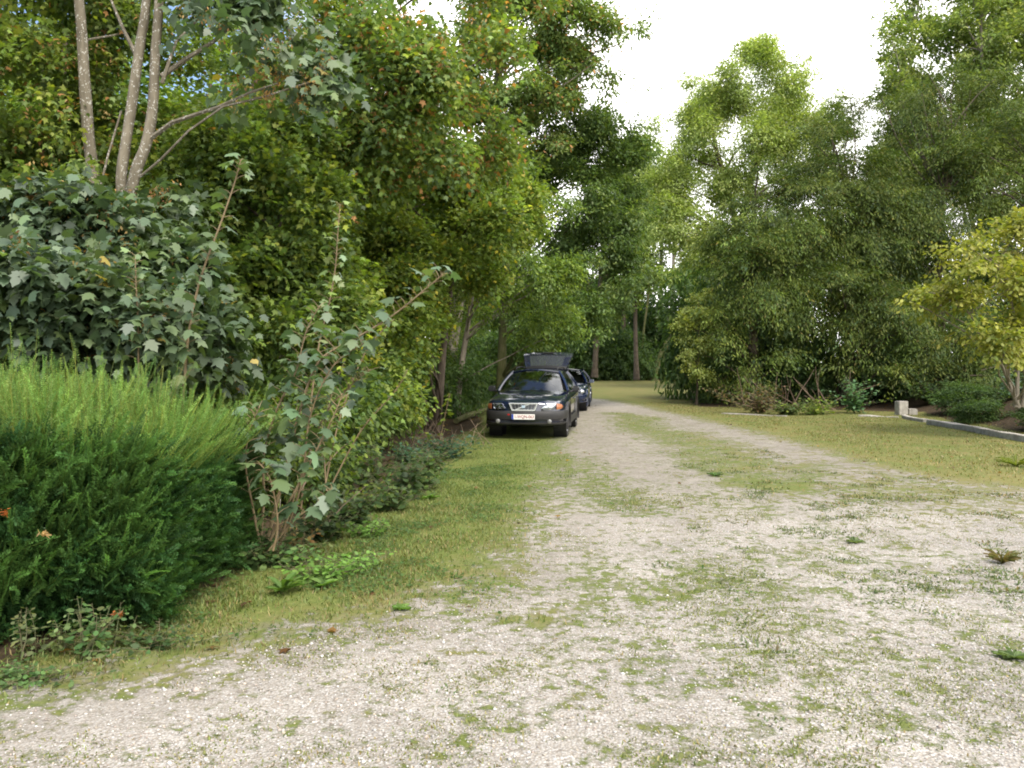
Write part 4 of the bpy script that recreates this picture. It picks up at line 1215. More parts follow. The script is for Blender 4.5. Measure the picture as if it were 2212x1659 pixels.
# --- dark spreading tree above the cars
O6 = (-0.45, 31.0, gz(-.45, 31))
E6 = els(O6, [(1230, 430, 29, 2.6, 2.2, 2.6, 4), (1300, 560, 28.5, 1.8, 1.8, 1.5, 2.5), (1200, 250, 29, 2.2, 2.0, 2.2, 2.5), (1230, 650, 28.5, 2.2, 1.8, 1.0, 2.5), (1130, 330, 29, 1.6, 1.8, 2.0, 2), (1325, 400, 29, 1.2, 1.4, 2.4, 1.8), (1290, 280, 29, 1.4, 1.4, 1.3, 1.8), (1240, 260, 29, 1.5, 1.5, 1.3, 1.6), (1340, 320, 29, .9, 1.2, .8, 1), (1340, 600, 28.5, 1.2, 1.2, 1.0, 1.6), (1150, 720, 28, 1.4, 1.2, .7, 1), (1370, 500, 29, .9, 1.2, 1.4, 1.3), (1260, 700, 28, 1.2, 1.2, .5, 1)])
me, c6, r6, _ = crown('oak_crown', 106, E6, 130, 5400, 16, (0.125, .62), PAL_DARK, L=(.5, 1.2), W=.55, flat=.16, droop=.12, tpl=OVAL, size=(.24, .42), spray_sd=.24)
t6 = tree('oak_tree', O6, 'dark green oak spreading over the two parked cars', 'tree', None, me, c6,
          [([(0, 0, -.1), (0.05, 0, 1.5), (.15, -.1, 4), (.5, -.3, 8), (.6, -.4, 11)], .24, .08)], 'bark_moss', 'leaf', .06, 6, limb_n=26)

# --- tall oak whose thin top twigs hang into the sky
O7 = (-2.2, 27.5, gz(-2.2, 27.5))
E7 = els(O7, [(1120, 60, 26.5, 2.2, 2.2, 1.6, 3), (1240, 70, 26.5, 1.5, 1.6, 1.1, 2), (1330, 50, 26.5, 1.0, 1.2, .8, 1.3), (1300, 150, 26.5, .9, 1.2, .5, .7), (1060, 200, 27, 1.8, 1.8, 1.4, 2), (1140, 190, 26.5, 1.6, 1.4, 1.2, 2.6), (1150, 290, 27, 1.3, 1.4, .9, 1.4), (1000, -80, 26.5, 2.8, 2, 1.8, 2), (1230, -120, 26.5, 2.0, 2, 1.2, 1.6), (1225, 150, 26.5, 1.1, 1.2, .6, .8)])
me, c7, r7, _ = crown('oak_crown', 107, E7, 100, 4000, 15, (0.13, .62), PAL_OAK, L=(.5, 1.2), W=.5, flat=.16, droop=.1, tpl=OVAL, size=(.22, .42), odd=(BROWN, .05))
tw = []
rngw = np.random.default_rng(77)
t7 = tree('oak_tree', O7, 'tall thin-topped oak behind the sycamore, its outer twigs against the white sky', 'tree', None, me, c7,
          [(tp(O7, [(960, 860, 27.5), (1000, 600, 27.5), (1045, 380, 27.5), (1075, 180, 27.5), (1085, 60, 27.5), (1100, -200, 27.5)]), .22, .10)], 'bark_pale', 'leaf', .05, 7, limb_n=30)
# sparse sprays hanging to the right of the crown, with their own twigs
base = np.array([at(px, py, 26.5) - np.array(O7) for px, py in [(1290, 130), (1310, 150), (1330, 170), (1345, 60), (1360, 30), (1290, 180), (1370, 50), (1330, 110), (1260, 200), (1300, 95), (1345, 205), (1390, 38)] for _ in range(2)])
rg = np.random.default_rng(78); base = base + rg.normal(0, .25, base.shape)
d7 = nrm(np.column_stack([rg.uniform(.3, 1, len(base)), rg.normal(0, .3, len(base)), rg.normal(-.1, .35, len(base))]))
P = sprays(rg, base, d7, np.full(len(base), .8), np.full(len(base), .38), 13, .2, .2)
le = .12 * rg.uniform(.7, 1.2, len(P[0]))
link('outer_foliage', leaf_mesh('outer_foliage', P, le, le * .6, palette_cols(rg, len(base), 13, PAL_OAK), OVAL), t7, M['leaf'])

# --- filling trees inside the left wood: three kinds, copied
def fill_crown(name, seed, pal, leaf, H=12.0, rad=2.5, lob=80, spr=3000, m=14, bottom=1.2, tpl=QUAD, W=.6, L=(.6, 1.3), flat=.16):
    ee = []
    rng = np.random.default_rng(seed)
    n = 7
    for i in range(n):
        z = bottom + (H - bottom) * (i + .5) / n
        prof = math.sin(math.pi * (0.18 + .74 * (i + .5) / n)) ** .7
        ee.append((rng.normal(0, .35), rng.normal(0, .35), z, rad * prof, rad * prof, (H - bottom) / n * .95, prof ** 2))
    return crown(name, seed, ee, lob, spr, m, leaf, pal, L=L, W=W, flat=flat, tpl=tpl, size=(.28, .5), shell=(.4, .95))

wood_protos = []
for i, (nme, pal, leaf, bark) in enumerate([('maple_tree', PAL_MAPLE + PAL_OAK[:1], (.105, .75), 'bark_brown'), ('hornbeam_tree', PAL_DARK[:3] + PAL_MAPLE[:1], (.115, .62), 'bark_brown'), ('sycamore_tree', PAL_SYCY + PAL_MAPLE[:1], (.15, .9), 'bark_pale')]):
    me, c, r, _ = fill_crown(nme.replace('tree', 'crown'), 120 + i, pal, leaf, tpl=QUAD)
    wood_protos.append((nme, me, c, bark))
WL = 'trees filling the wood on the left'
spots = [(-5.2, 16.0, 0, 1.05, 0.3), (-7.6, 13.6, 1, .95, 1.2), (-9.8, 17.0, 0, 1.0, 2.2), (-4.2, 22.5, 1, 1.1, .5), (-7.4, 21.0, 2, 1.1, 3.1), (-11.5, 22.5, 1, 1.1, 4.0), (-5.6, 29.5, 0, 1.2, 5.2),
         (-9.6, 28.5, 1, 1.2, 1.9), (-14.5, 27.0, 2, 1.15, 2.7), (-3.4, 37.5, 1, 1.25, 3.9), (-8.0, 37.0, 0, 1.25, .8), (-13.5, 36.0, 1, 1.3, 1.4), (-19.0, 33.0, 0, 1.25, 2.9), (-2.6, 46, 1, 1.2, 4.4), (-13.5, 16.5, 2, .95, 5.9), (-10.4, 12.6, 0, .85, 4.6), (-2.9, 24.6, 0, .62, 2.0)]
WLAB = ['maple in the wood just behind the yellow-green maple', 'dark hornbeam behind the two-stemmed sycamore', 'maple deep in the wood behind the single lichen-spotted stem', 'dark hornbeam behind the brown leaning trunk', 'sycamore in the wood behind the middle of the maple crown',
        'dark hornbeam far back in the wood above the hedge', 'maple in the wood left of the tall thin-topped oak', 'dark hornbeam far back between the sycamores', 'sycamore far back at the left edge of the wood', 'dark hornbeam in the wood left of the spreading oak', 'tall maple far back in the middle of the wood',
        'tall hornbeam far back behind the brown seed keys', 'tall maple at the far back left of the wood', 'dark hornbeam at the far end of the wood behind the cars', 'sycamore behind the single stem at the left edge', 'maple close behind the low sycamore leaves at the left edge', 'short maple between the two trunks left of the car']
protos_obj = {}
for (x, y, k, s, rz), lab in zip(spots, WLAB):
    nme, me, c, bark = wood_protos[k]
    if k not in protos_obj:
        o = tree(nme, (0, 0, 0), lab, 'tree', WL, me, c, [([(0, 0, -.2), (.1, 0, 3), (0, .15, 7), (.1, 0, 11)], .15, .05)], 'bark_brown', 'leaf', .04, 30 + k, limb_n=14)
        protos_obj[k] = o
    else:
        o = copy_tree(protos_obj[k])
    o['label'] = lab
    o.location = (x, y, gz(x, y)); o.rotation_euler = (0, 0, rz); o.scale = (s, s, (1.9 + (.36 if x / y > -.17 else .385) * math.hypot(x, y)) / 12.2)

O11 = (-3.5, 12.0, gz(-3.5, 12.0))
E11 = els(O11, [(560, 480, 11.6, 1.2, 1.0, 1.1, 3), (640, 620, 11.3, 1.1, .9, .9, 2.4), (480, 620, 11.2, 1.0, .9, .8, 1.6), (600, 760, 10.8, 1.1, .8, .7, 2), (560, 340, 12, 1.0, 1, .8, 1.4), (720, 470, 12, .8, .8, .8, 1.2), (420, 460, 11.6, .8, .8, .8, 1)])
me, c11, r11, _ = crown('maple_crown', 112, E11, 60, 2000, 17, (0.095, .85), PAL_MAPLE + PAL_DARK[:2], L=(.4, .9), W=.55, flat=.14, droop=.12, tpl=MAPLE_LO, size=(.28, .5), spray_sd=.22)
tree('maple_tree', O11, 'low dense field maple behind the tall bare-stemmed sapling', 'tree', None, me, c11, [([(0, 0, -.1), (.05, 0, 1.2), (-.05, .05, 2.6), (.05, 0, 4.2)], .08, .03)], 'bark_brown', 'leaf', .03, 12, limb_n=24)
# --- understory bushes: copies of two kinds
bush_protos = []
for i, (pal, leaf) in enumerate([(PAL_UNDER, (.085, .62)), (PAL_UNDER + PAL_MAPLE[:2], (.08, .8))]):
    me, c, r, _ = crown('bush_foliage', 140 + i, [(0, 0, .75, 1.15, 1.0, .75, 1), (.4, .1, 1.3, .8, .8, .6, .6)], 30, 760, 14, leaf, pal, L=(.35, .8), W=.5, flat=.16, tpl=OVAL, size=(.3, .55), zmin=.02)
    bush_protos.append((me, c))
bush_obj = {}
def bush(x, y, k, s, rz, lab, group='bushes in the shade under the trees', sz=1.0):
    me, c = bush_protos[k]
    if k not in bush_obj:
        o = empty('bush'); tag(o, lab, 'bush', group)
        link('foliage', me, o, M['leaf'])
        mb = MB(); rg = np.random.default_rng(60 + k)
        for q in c[:14]: mb.tube(limb_path(rg, (rg.normal(0, .08), rg.normal(0, .08), -.05), q, .1, 5), [.022, .018, .014, .010, .005], 5)
        mb.build('stems', M['stem'], o)
        bush_obj[k] = o
    else: o = copy_tree(bush_obj[k])
    o['label'] = lab; o['group'] = group
    o.location = (x, y, gz(x, y) - .03); o.rotation_euler = (0, 0, rz); o.scale = (s, s, s * sz)
    return o
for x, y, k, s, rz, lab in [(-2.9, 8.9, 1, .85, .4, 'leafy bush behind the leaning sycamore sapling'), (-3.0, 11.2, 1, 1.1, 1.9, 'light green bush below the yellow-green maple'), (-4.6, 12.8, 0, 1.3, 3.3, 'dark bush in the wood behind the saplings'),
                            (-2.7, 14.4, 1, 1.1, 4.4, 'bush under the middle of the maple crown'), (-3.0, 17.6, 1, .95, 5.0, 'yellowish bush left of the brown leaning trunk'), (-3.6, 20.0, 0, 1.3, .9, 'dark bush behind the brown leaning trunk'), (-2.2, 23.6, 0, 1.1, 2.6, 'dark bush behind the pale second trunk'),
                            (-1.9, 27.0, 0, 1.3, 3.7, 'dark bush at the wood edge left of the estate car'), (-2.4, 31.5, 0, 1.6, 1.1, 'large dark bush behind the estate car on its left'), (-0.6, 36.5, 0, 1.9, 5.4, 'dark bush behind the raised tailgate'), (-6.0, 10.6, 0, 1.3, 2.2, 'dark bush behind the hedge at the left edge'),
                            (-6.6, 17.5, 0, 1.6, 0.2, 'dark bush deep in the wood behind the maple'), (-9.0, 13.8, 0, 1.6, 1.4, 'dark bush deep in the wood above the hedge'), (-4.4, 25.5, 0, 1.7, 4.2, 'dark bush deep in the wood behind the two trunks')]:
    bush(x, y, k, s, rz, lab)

# --- wood beyond the far lawn
far_protos = []
for i, (pal, nme) in enumerate([(PAL_UNDER + PAL_DARK[:2], 'spruce'), (PAL_OAK + PAL_DARK[:1], 'oak')]):
    me, c, r, _ = fill_crown('far_crown', 150 + i, pal, (.30, .6), H=11 if i == 0 else 15, rad=3.0, lob=60, spr=1500, m=14, bottom=.4 if i == 0 else 5.5, W=.55, L=(.9, 1.9), flat=.12 if i else .08)
    far_protos.append((me, c))
far_obj = {}
def far_tree(x, y, k, s, rz, lab, sz=1.0):
    me, c = far_protos[k]
    if k not in far_obj:
        far_obj[k] = tree('woodland_tree', (0, 0, 0), lab, 'tree', 'trees beyond the far lawn', me, c, [([(0, 0, -.2), (.1, 0, 4), (-.1, .15, 9), (.1, 0, 14 if k else 10)], .26, .08)], 'bark_pale' if k else 'bark_brown', 'leaf', .09, 50 + k, limb_n=40)
        o = far_obj[k]
    else: o = copy_tree(far_obj[k])
    o['label'] = lab
    o.location = (x, y, 0); o.rotation_euler = (0, 0, rz); o.scale = (s, s, s * sz)
for a in [(3.0, 76, 0, .95, .3, 'dark low tree beyond the lawn right above the blue car'), (7.5, 78, 0, .95, 1.3, 'dark low tree beyond the lawn between the thin trunks'), (12.5, 77, 0, .72, 2.1, 'low dark tree beyond the lawn behind the leaning trunk'), (17, 74, 0, .8, 3.4, 'dark tree beyond the lawn left of the yews'),
          (-3, 74, 0, 1.1, 4.1, 'dark tree beyond the lawn behind the raised tailgate'), (23, 76, 0, .95, 5.3, 'dark tree far behind the left yew'), (5.5, 84, 1, 1.0, .8, 'tall tree beyond the lawn with its crown above the blue car'), (10.5, 88, 1, .82, 2.9, 'tall pale-trunked tree in the gap beyond the lawn'),
          (0, 86, 1, 1.15, 3.6, 'tall tree far beyond the lawn behind the spreading oak'), (21, 84, 1, 1.15, 1.7, 'tall tree far behind the ash'), (28, 80, 1, 1.2, 4.8, 'tall tree far behind the yews'), (36, 74, 1, 1.25, .1, 'tall tree far behind the right-hand yews'), (-8, 80, 1, 1.2, 5.5, 'tall tree far behind the left wood')]:
    far_tree(*a)
for x, y, k, s, rz, lab in [(-1, 71, 0, 2.6, .4, 'dark bush beyond the lawn hidden behind the raised tailgate'), (4.2, 68, 0, 2.3, 1.6, 'dark bush beyond the lawn just right of the blue car'), (7.6, 68.5, 0, 2.6, 2.7, 'tall dark bush beyond the lawn between the brown trunks'), (10.6, 69.5, 0, 2.2, 3.9, 'dark bush beyond the lawn left of the leaning mossy trunk'),
                            (15.2, 72, 0, 2.6, 5.1, 'dark bush beyond the lawn right of the leaning mossy trunk'), (18.5, 71, 0, 2.4, .9, 'dark bush beyond the lawn at the tip of the yew row'), (1.8, 74, 1, 2.6, 2.2, 'lighter bush beyond the lawn behind the blue car'), (3.0, 67, 0, 2.0, 3.3, 'low dark bush at the far lawn edge just behind the blue car'), (9.0, 68.5, 0, 2.2, .2, 'low dark bush at the far lawn edge between two trunks'), (6.0, 71, 0, 3.2, 5.6, 'tall dark bush beyond the lawn behind the brown trunk'), (13.2, 76, 0, 4.2, 4.5, 'large bush in the gap below the pale trunks')]:
    bush(x, y, k, s, rz, lab, 'bushes beyond the far lawn', 1.15)
# trunks one can tell apart in the gap
def far_trunk(path, r0, r1, bark, lab, crown_e=None, seed=0, name='woodland_tree', pal=PAL_OAK, n=500):
    O = np.array([path[0][0], path[0][1], 0.0])
    loc = [tuple(np.array(p) - O) for p in path]
    c = me = None
    if crown_e:
        me, c, r, _ = crown('trunk_crown', seed, els(O, crown_e), 26, n, 14, (.26, .6), pal, L=(.8, 1.7), W=.5, tpl=QUAD, size=(.3, .5))
    tree(name, tuple(O), lab, 'tree', None, me, c, [(loc, r0, r1)], bark, 'leaf', .07, seed, limb_n=18)
def fp(lst, Y): return [at(px, py, Y) for px, py in lst]
far_trunk(fp([(1412, 822), (1422, 785), (1440, 745), (1468, 695), (1490, 640)], 69), .36, .2, 'bark_moss', 'mossy trunk leaning right at the far end of the lawn', [(1500, 600, 69, 2, 2, 1.5, 1)], 161)
far_trunk(fp([(1380, 815), (1384, 770), (1392, 700), (1400, 640), (1402, 560), (1395, 460)], 69), .13, .07, 'bark_moss', 'thin upright trunk left of the leaning mossy trunk', [(1385, 450, 69, 2.2, 2, 4, 1), (1420, 520, 69, 1.8, 2, 2, .7)], 162)
far_trunk(fp([(1284, 815), (1288, 740), (1294, 650), (1300, 560), (1310, 420)], 66), .27, .14, 'bark_brown', 'brown trunk beyond the lawn just right of the blue car', [(1310, 420, 66, 2.6, 2, 4, 1), (1340, 560, 66, 2, 2, 2, 1)], 163)
far_trunk(fp([(1345, 815), (1347, 700), (1350, 600), (1352, 420)], 72), .25, .12, 'bark_brown', 'brown ivy-clad trunk in the middle of the far wood', [(1350, 400, 72, 2.5, 2, 5, 1)], 164)
far_trunk(fp([(1448, 800), (1451, 700), (1454, 600), (1456, 480), (1458, 350)], 80), .24, .14, 'bark_pale', 'pale straight trunk in the bright gap beyond the lawn', [(1455, 420, 80, 2.5, 2, 4.5, 1)], 165, n=420)
far_trunk(fp([(1424, 800), (1426, 700), (1428, 600), (1430, 420)], 82), .3, .16, 'bark_pale', 'stout pale trunk left of the bright gap', [(1425, 430, 82, 2.5, 2, 4, 1), (1405, 590, 82, 2.2, 2, 2.6, 1), (1425, 640, 82, 1.6, 2, 1.6, .6)], 166, n=420)

far_trunk([at(1375, 820, 60), at(1372, 650, 60), at(1378, 480, 60), at(1385, 330, 60)], .2, .07, 'bark_brown', 'slim tree at the edge of the far wood between the oak and the ash', [(1380, 420, 60, 2.4, 2, 4.2, 2), (1350, 330, 60, 1.6, 1.4, 2.2, 1), (1400, 570, 60, 2.0, 2, 2.4, 1.2), (1345, 600, 60, 1.8, 2, 2, 1)], 167, pal=PAL_OAK + PAL_ASH[:1], n=1500)
# --- ash
O8 = at(1590, 820, 48); O8 = (O8[0], 48.0, 0.0)
E8 = els(O8, [(1570, 300, 48, 3.6, 3, 3.8, 4), (1470, 440, 47, 2.2, 2.4, 3.2, 2.5), (1710, 290, 48, 2.2, 2.4, 3.2, 2), (1640, 180, 48, 3.6, 2.4, 2.4, 3.6), (1750, 330, 48, 1.6, 2, 2.4, 1.2), (1520, 600, 47, 1.8, 2, 2.6, 1.6), (1450, 300, 47.5, 1.8, 1.8, 2.6, 2), (1540, 190, 48, 1.8, 2, 2.0, 1.3), (1670, 450, 48, 2, 2, 2.2, 1), (1405, 470, 47, 1.2, 1.6, 3.0, 1.4), (1510, 480, 47.5, 2.0, 2, 2.4, 2)])
me, c8, r8, _ = crown('ash_crown', 108, E8, 150, 9500, 15, (.18, .42), PAL_ASH, L=(.7, 1.6), W=.5, flat=.18, droop=.18, tpl=QUAD, size=(.26, .46), spray_sd=.2, gain=2.25, lf=.95)
tree('ash_tree', O8, 'pale feathery ash standing alone against the white sky', 'tree', None, me, c8,
     [(tp(O8, [(1590, 830, 48), (1592, 650, 48), (1600, 500, 48), (1625, 380, 48), (1660, 300, 48), (1700, 230, 48)]), .38, .10), (tp(O8, [(1598, 520, 48), (1570, 400, 48), (1540, 280, 48), (1560, 160, 48)]), .24, .06)], 'bark_brown', 'leaf', .08, 8, limb_n=40)

# --- yews
YP = []
def yew(seed, org, e, lab, n, keep=None, pal=PAL_YEW, lob=70, group='dark yews along the right side'):
    E = els(org, e)
    me, c, r, _ = crown('yew_crown', seed, E, lob, n, 26, (.15, .22), pal, L=(.9, 2.0), W=.26, flat=.14, droop=.42, jit=.26, up_bias=.05, tpl=QUAD, size=(.30, .52), spray_sd=.24, keep=keep, odd=((.14, .11, .03), .01), lf=.45, gain=1.6, inner=.15)
    return tree('yew_tree', org, lab, 'tree', group, me, c, [([(0, 0, -.1), (.1, 0, 2), (0, .1, 5), (.1, 0, 8)], .26, .08)], 'bark_brown', 'needle', .06, seed, limb_n=60)
def hollow(org):
    def k(p):
        px, py = proj(p + np.array(org))
        return ~(((px - 1745) / 75) ** 2 + ((py - 830) / 62) ** 2 < 1) & ~(((px - 1960) / 55) ** 2 + ((py - 850) / 42) ** 2 < 1) & ~((py > 800) & (px > 1690))
    return k
OY = (9.3, 31.0, 0); yew(201, OY, [(1610, 590, 30, 2.0, 2.2, 2.6, 3), (1545, 720, 29.5, 1.2, 1.5, 1.3, 1.6), (1700, 470, 30.5, 2.4, 2.2, 2.6, 3), (1640, 420, 31, 1.8, 1.8, 1.8, 1.2), (1570, 820, 29, .8, 1, .8, 1), (1640, 760, 29, 1.5, 1.4, 1.2, 1.6), (1660, 850, 28, 1.2, 1, .6, 1)], 'yew at the left end of the dark row beside the ash', 2600, hollow(OY))
OY = (13.0, 31.0, 0); yew(202, OY, [(1830, 420, 31, 2.8, 2.4, 3.4, 3.5), (1770, 640, 29.5, 2.2, 1.8, 1.8, 2.4), (1880, 660, 29, 2.2, 1.8, 1.6, 2), (1850, 790, 28.6, 1.6, 1.4, .9, 1.4), (1890, 850, 27.6, 1.2, 1, .5, .9), (1800, 300, 31.5, 1.8, 1.8, 1.8, 1.2)], 'yew in the middle of the dark row above the dead branches', 2900, hollow(OY))
OY = (16.6, 31.0, 0); yew(203, OY, [(2010, 430, 31, 3.0, 2.4, 3.8, 3.5), (1990, 690, 29, 2.4, 1.8, 1.7, 2.4), (2040, 800, 28, 2, 1.4, 1.0, 1.6), (1950, 260, 32, 2, 2, 2.2, 1.3), (2060, 240, 32, 2.4, 2, 2.4, 1.6)], 'tall yew behind the concrete block', 2600, hollow(OY))
OY = (20.4, 30.0, 0); yew(204, OY, [(2200, 400, 30, 3.0, 2.4, 4.4, 3.5), (2150, 700, 28, 2.6, 1.8, 1.8, 2), (2190, 820, 26, 2, 1.2, .9, 1.2), (2230, 230, 31, 2.6, 2, 2.6, 1.6)], 'yew behind the yellow hazel at the right edge', 2000)

# dark bushes under the yews so that the row closes at the ground
for x, y, k, s, rz, lab in [(8.2, 31.5, 0, 1.2, .5, 'dark bush at the foot of the left yew'), (12.0, 32.0, 0, 1.5, 1.7, 'dark bush in the hollow under the middle yew'), (14.8, 31.5, 0, 1.5, 3.0, 'dark bush behind the concrete block'), (17.6, 30.0, 0, 1.5, 4.1, 'dark bush on the bank under the tall yew'), (20.8, 27.0, 0, 1.6, 5.2, 'dark bush behind the hazel'), (8.6, 35.0, 0, 2.2, .2, 'large dark bush closing the row behind the left yew'), (12.4, 35.5, 0, 2.6, 2.0, 'large dark bush closing the row behind the middle yew'), (16.6, 35.0, 0, 2.5, 3.5, 'large dark bush closing the row behind the tall yew'), (21.0, 34.0, 0, 2.6, 4.7, 'large dark bush closing the row behind the right yew'), (25.5, 32.0, 0, 2.5, 1.2, 'large dark bush closing the row at the right edge')]:
    bush(x, y, k, s, rz, lab, 'bushes under the yews', 1.7 if s > 2 else 1.1)

for x, y, k, s, rz, lab in [(12.6, 21.5, 0, .7, .3, 'dark bush on the bank just behind the long kerb'), (13.6, 23.6, 0, .9, 1.5, 'dark bush on the bank behind the low concrete block'), (12.6, 18.6, 0, .7, 2.9, 'dark bush on the bank left of the laurel'), (14.6, 20.6, 0, 1.0, 4.0, 'dark bush on top of the bank behind the laurel'), (15.8, 23.2, 0, 1.1, 5.2, 'dark bush on top of the bank under the yews'), (13.4, 16.6, 0, .8, .9, 'dark bush on the bank at the right picture edge')]:
    bush(x, y, k, s, rz, lab, 'bushes on the bank', .55)
# --- tall thin trees behind the yews
me, ct, rt, _ = crown('poplar_crown', 109, [(0, 0, 19, 1.8, 1.8, 4.2, 2), (.8, 0, 14, 2.4, 2.2, 3.8, 2.4), (-1.0, .3, 11, 2.2, 2.0, 3, 1.6), (.2, 0, 22.5, 1.1, 1.1, 2, .6)], 110, 2100, 14, (.20, .6), PAL_ASH + PAL_OAK[:2], L=(.6, 1.5), W=.5, flat=.2, droop=.15, size=(.2, .36), tpl=QUAD)
tallp = None
for x, y, s, rz, lab in [(20.3, 41, .93, .4, 'tall airy tree at the left of the group above the yews'), (24.0, 41, 1.05, 2.0, 'tall airy tree in the middle of the group above the yews'), (27.8, 42, 1.1, 3.6, 'tall airy tree at the upper right corner'), (17.2, 43, .68, 5.1, 'shorter airy tree between the ash and the tall group'), (31.5, 40, 1.0, 1.0, 'tall airy tree at the right edge above the hazel'), (22.2, 38, .88, 2.7, 'tall airy tree standing in front of the middle of the group above the yews'), (26.0, 38, .98, 4.4, 'tall airy tree just left of the upper right corner'), (18.9, 39, .74, 1.7, 'airy tree filling the step between the ash and the tall group')]:
    if tallp is None:
        tallp = tree('poplar_tree', (0, 0, 0), lab, 'tree', 'tall airy trees above the yews', me, ct, [([(0, 0, -.2), (.1, 0, 5), (-.1, .1, 12), (.1, 0, 20)], .24, .07), ([(.05, 0, 7), (.9, .1, 11), (1.1, 0, 16)], .12, .04)], 'bark_pale', 'leaf', .06, 70, limb_n=80); o = tallp
    else: o = copy_tree(tallp)
    o['label'] = lab; o.location = (x, y, 0); o.rotation_euler = (0, 0, rz); o.scale = (s, s, s)

# --- yellow hazel at the right edge
O9 = (10.75, 18.4, gz(10.75, 18.4))
E9 = els(O9, [(2150, 610, 17.6, 1.5, 1.3, .85, 3), (2050, 640, 17.2, .9, .8, .5, 1.5), (2225, 530, 18, 1.3, 1.2, .8, 2), (2170, 730, 17, 1.1, .8, .4, 1.3), (2100, 540, 17.8, .8, .8, .4, 1), (2290, 660, 17.8, 1.2, 1.2, .9, 1.5)])
me, c9, r9, _ = crown('hazel_crown', 110, E9, 60, 820, 15, (.105, .8), PAL_HAZEL, L=(.5, 1.1), W=.42, flat=.12, droop=.18, tpl=OVAL, size=(.25, .42), up_bias=.05)
tree('hazel_tree', O9, 'yellow-green hazel at the right edge with low arching branches', 'tree', None, me, c9,
     [(tp(O9, [(2195, 880, 18.4), (2198, 800, 18.4), (2190, 680, 18.2), (2160, 560, 18)]), .055, .02), (tp(O9, [(2210, 880, 18.4), (2230, 760, 18.4), (2250, 560, 18.2)]), .06, .02), (tp(O9, [(2200, 880, 18.4), (2150, 760, 18), (2080, 660, 17.5)]), .045, .015)], 'bark_pale', 'leaf', .03, 9, limb_n=50)

# --- small yellowish bush at the tip of the yew row
O10 = (7.0, 30.2, 0)
me, c10, r10, _ = crown('bush_crown', 111, els(O10, [(1500, 720, 30, .6, .7, 1.0, 2), (1505, 800, 29.8, .5, .6, .5, 1.2), (1520, 660, 30.2, .6, .6, .7, 1)]), 26, 420, 14, (.10, .75), PAL_HAZEL[:1] + PAL_ASH, L=(.4, .8), W=.45, tpl=OVAL, size=(.3, .5))
tree('maple_sapling', O10, 'light yellow-green young tree at the left tip of the yew row', 'tree', None, me, c10, [([(0, 0, 0), (.05, 0, 1.2), (.1, .05, 2.8), (.05, 0, 4)], .05, .02)], 'bark_brown', 'leaf', .02, 10, limb_n=20)

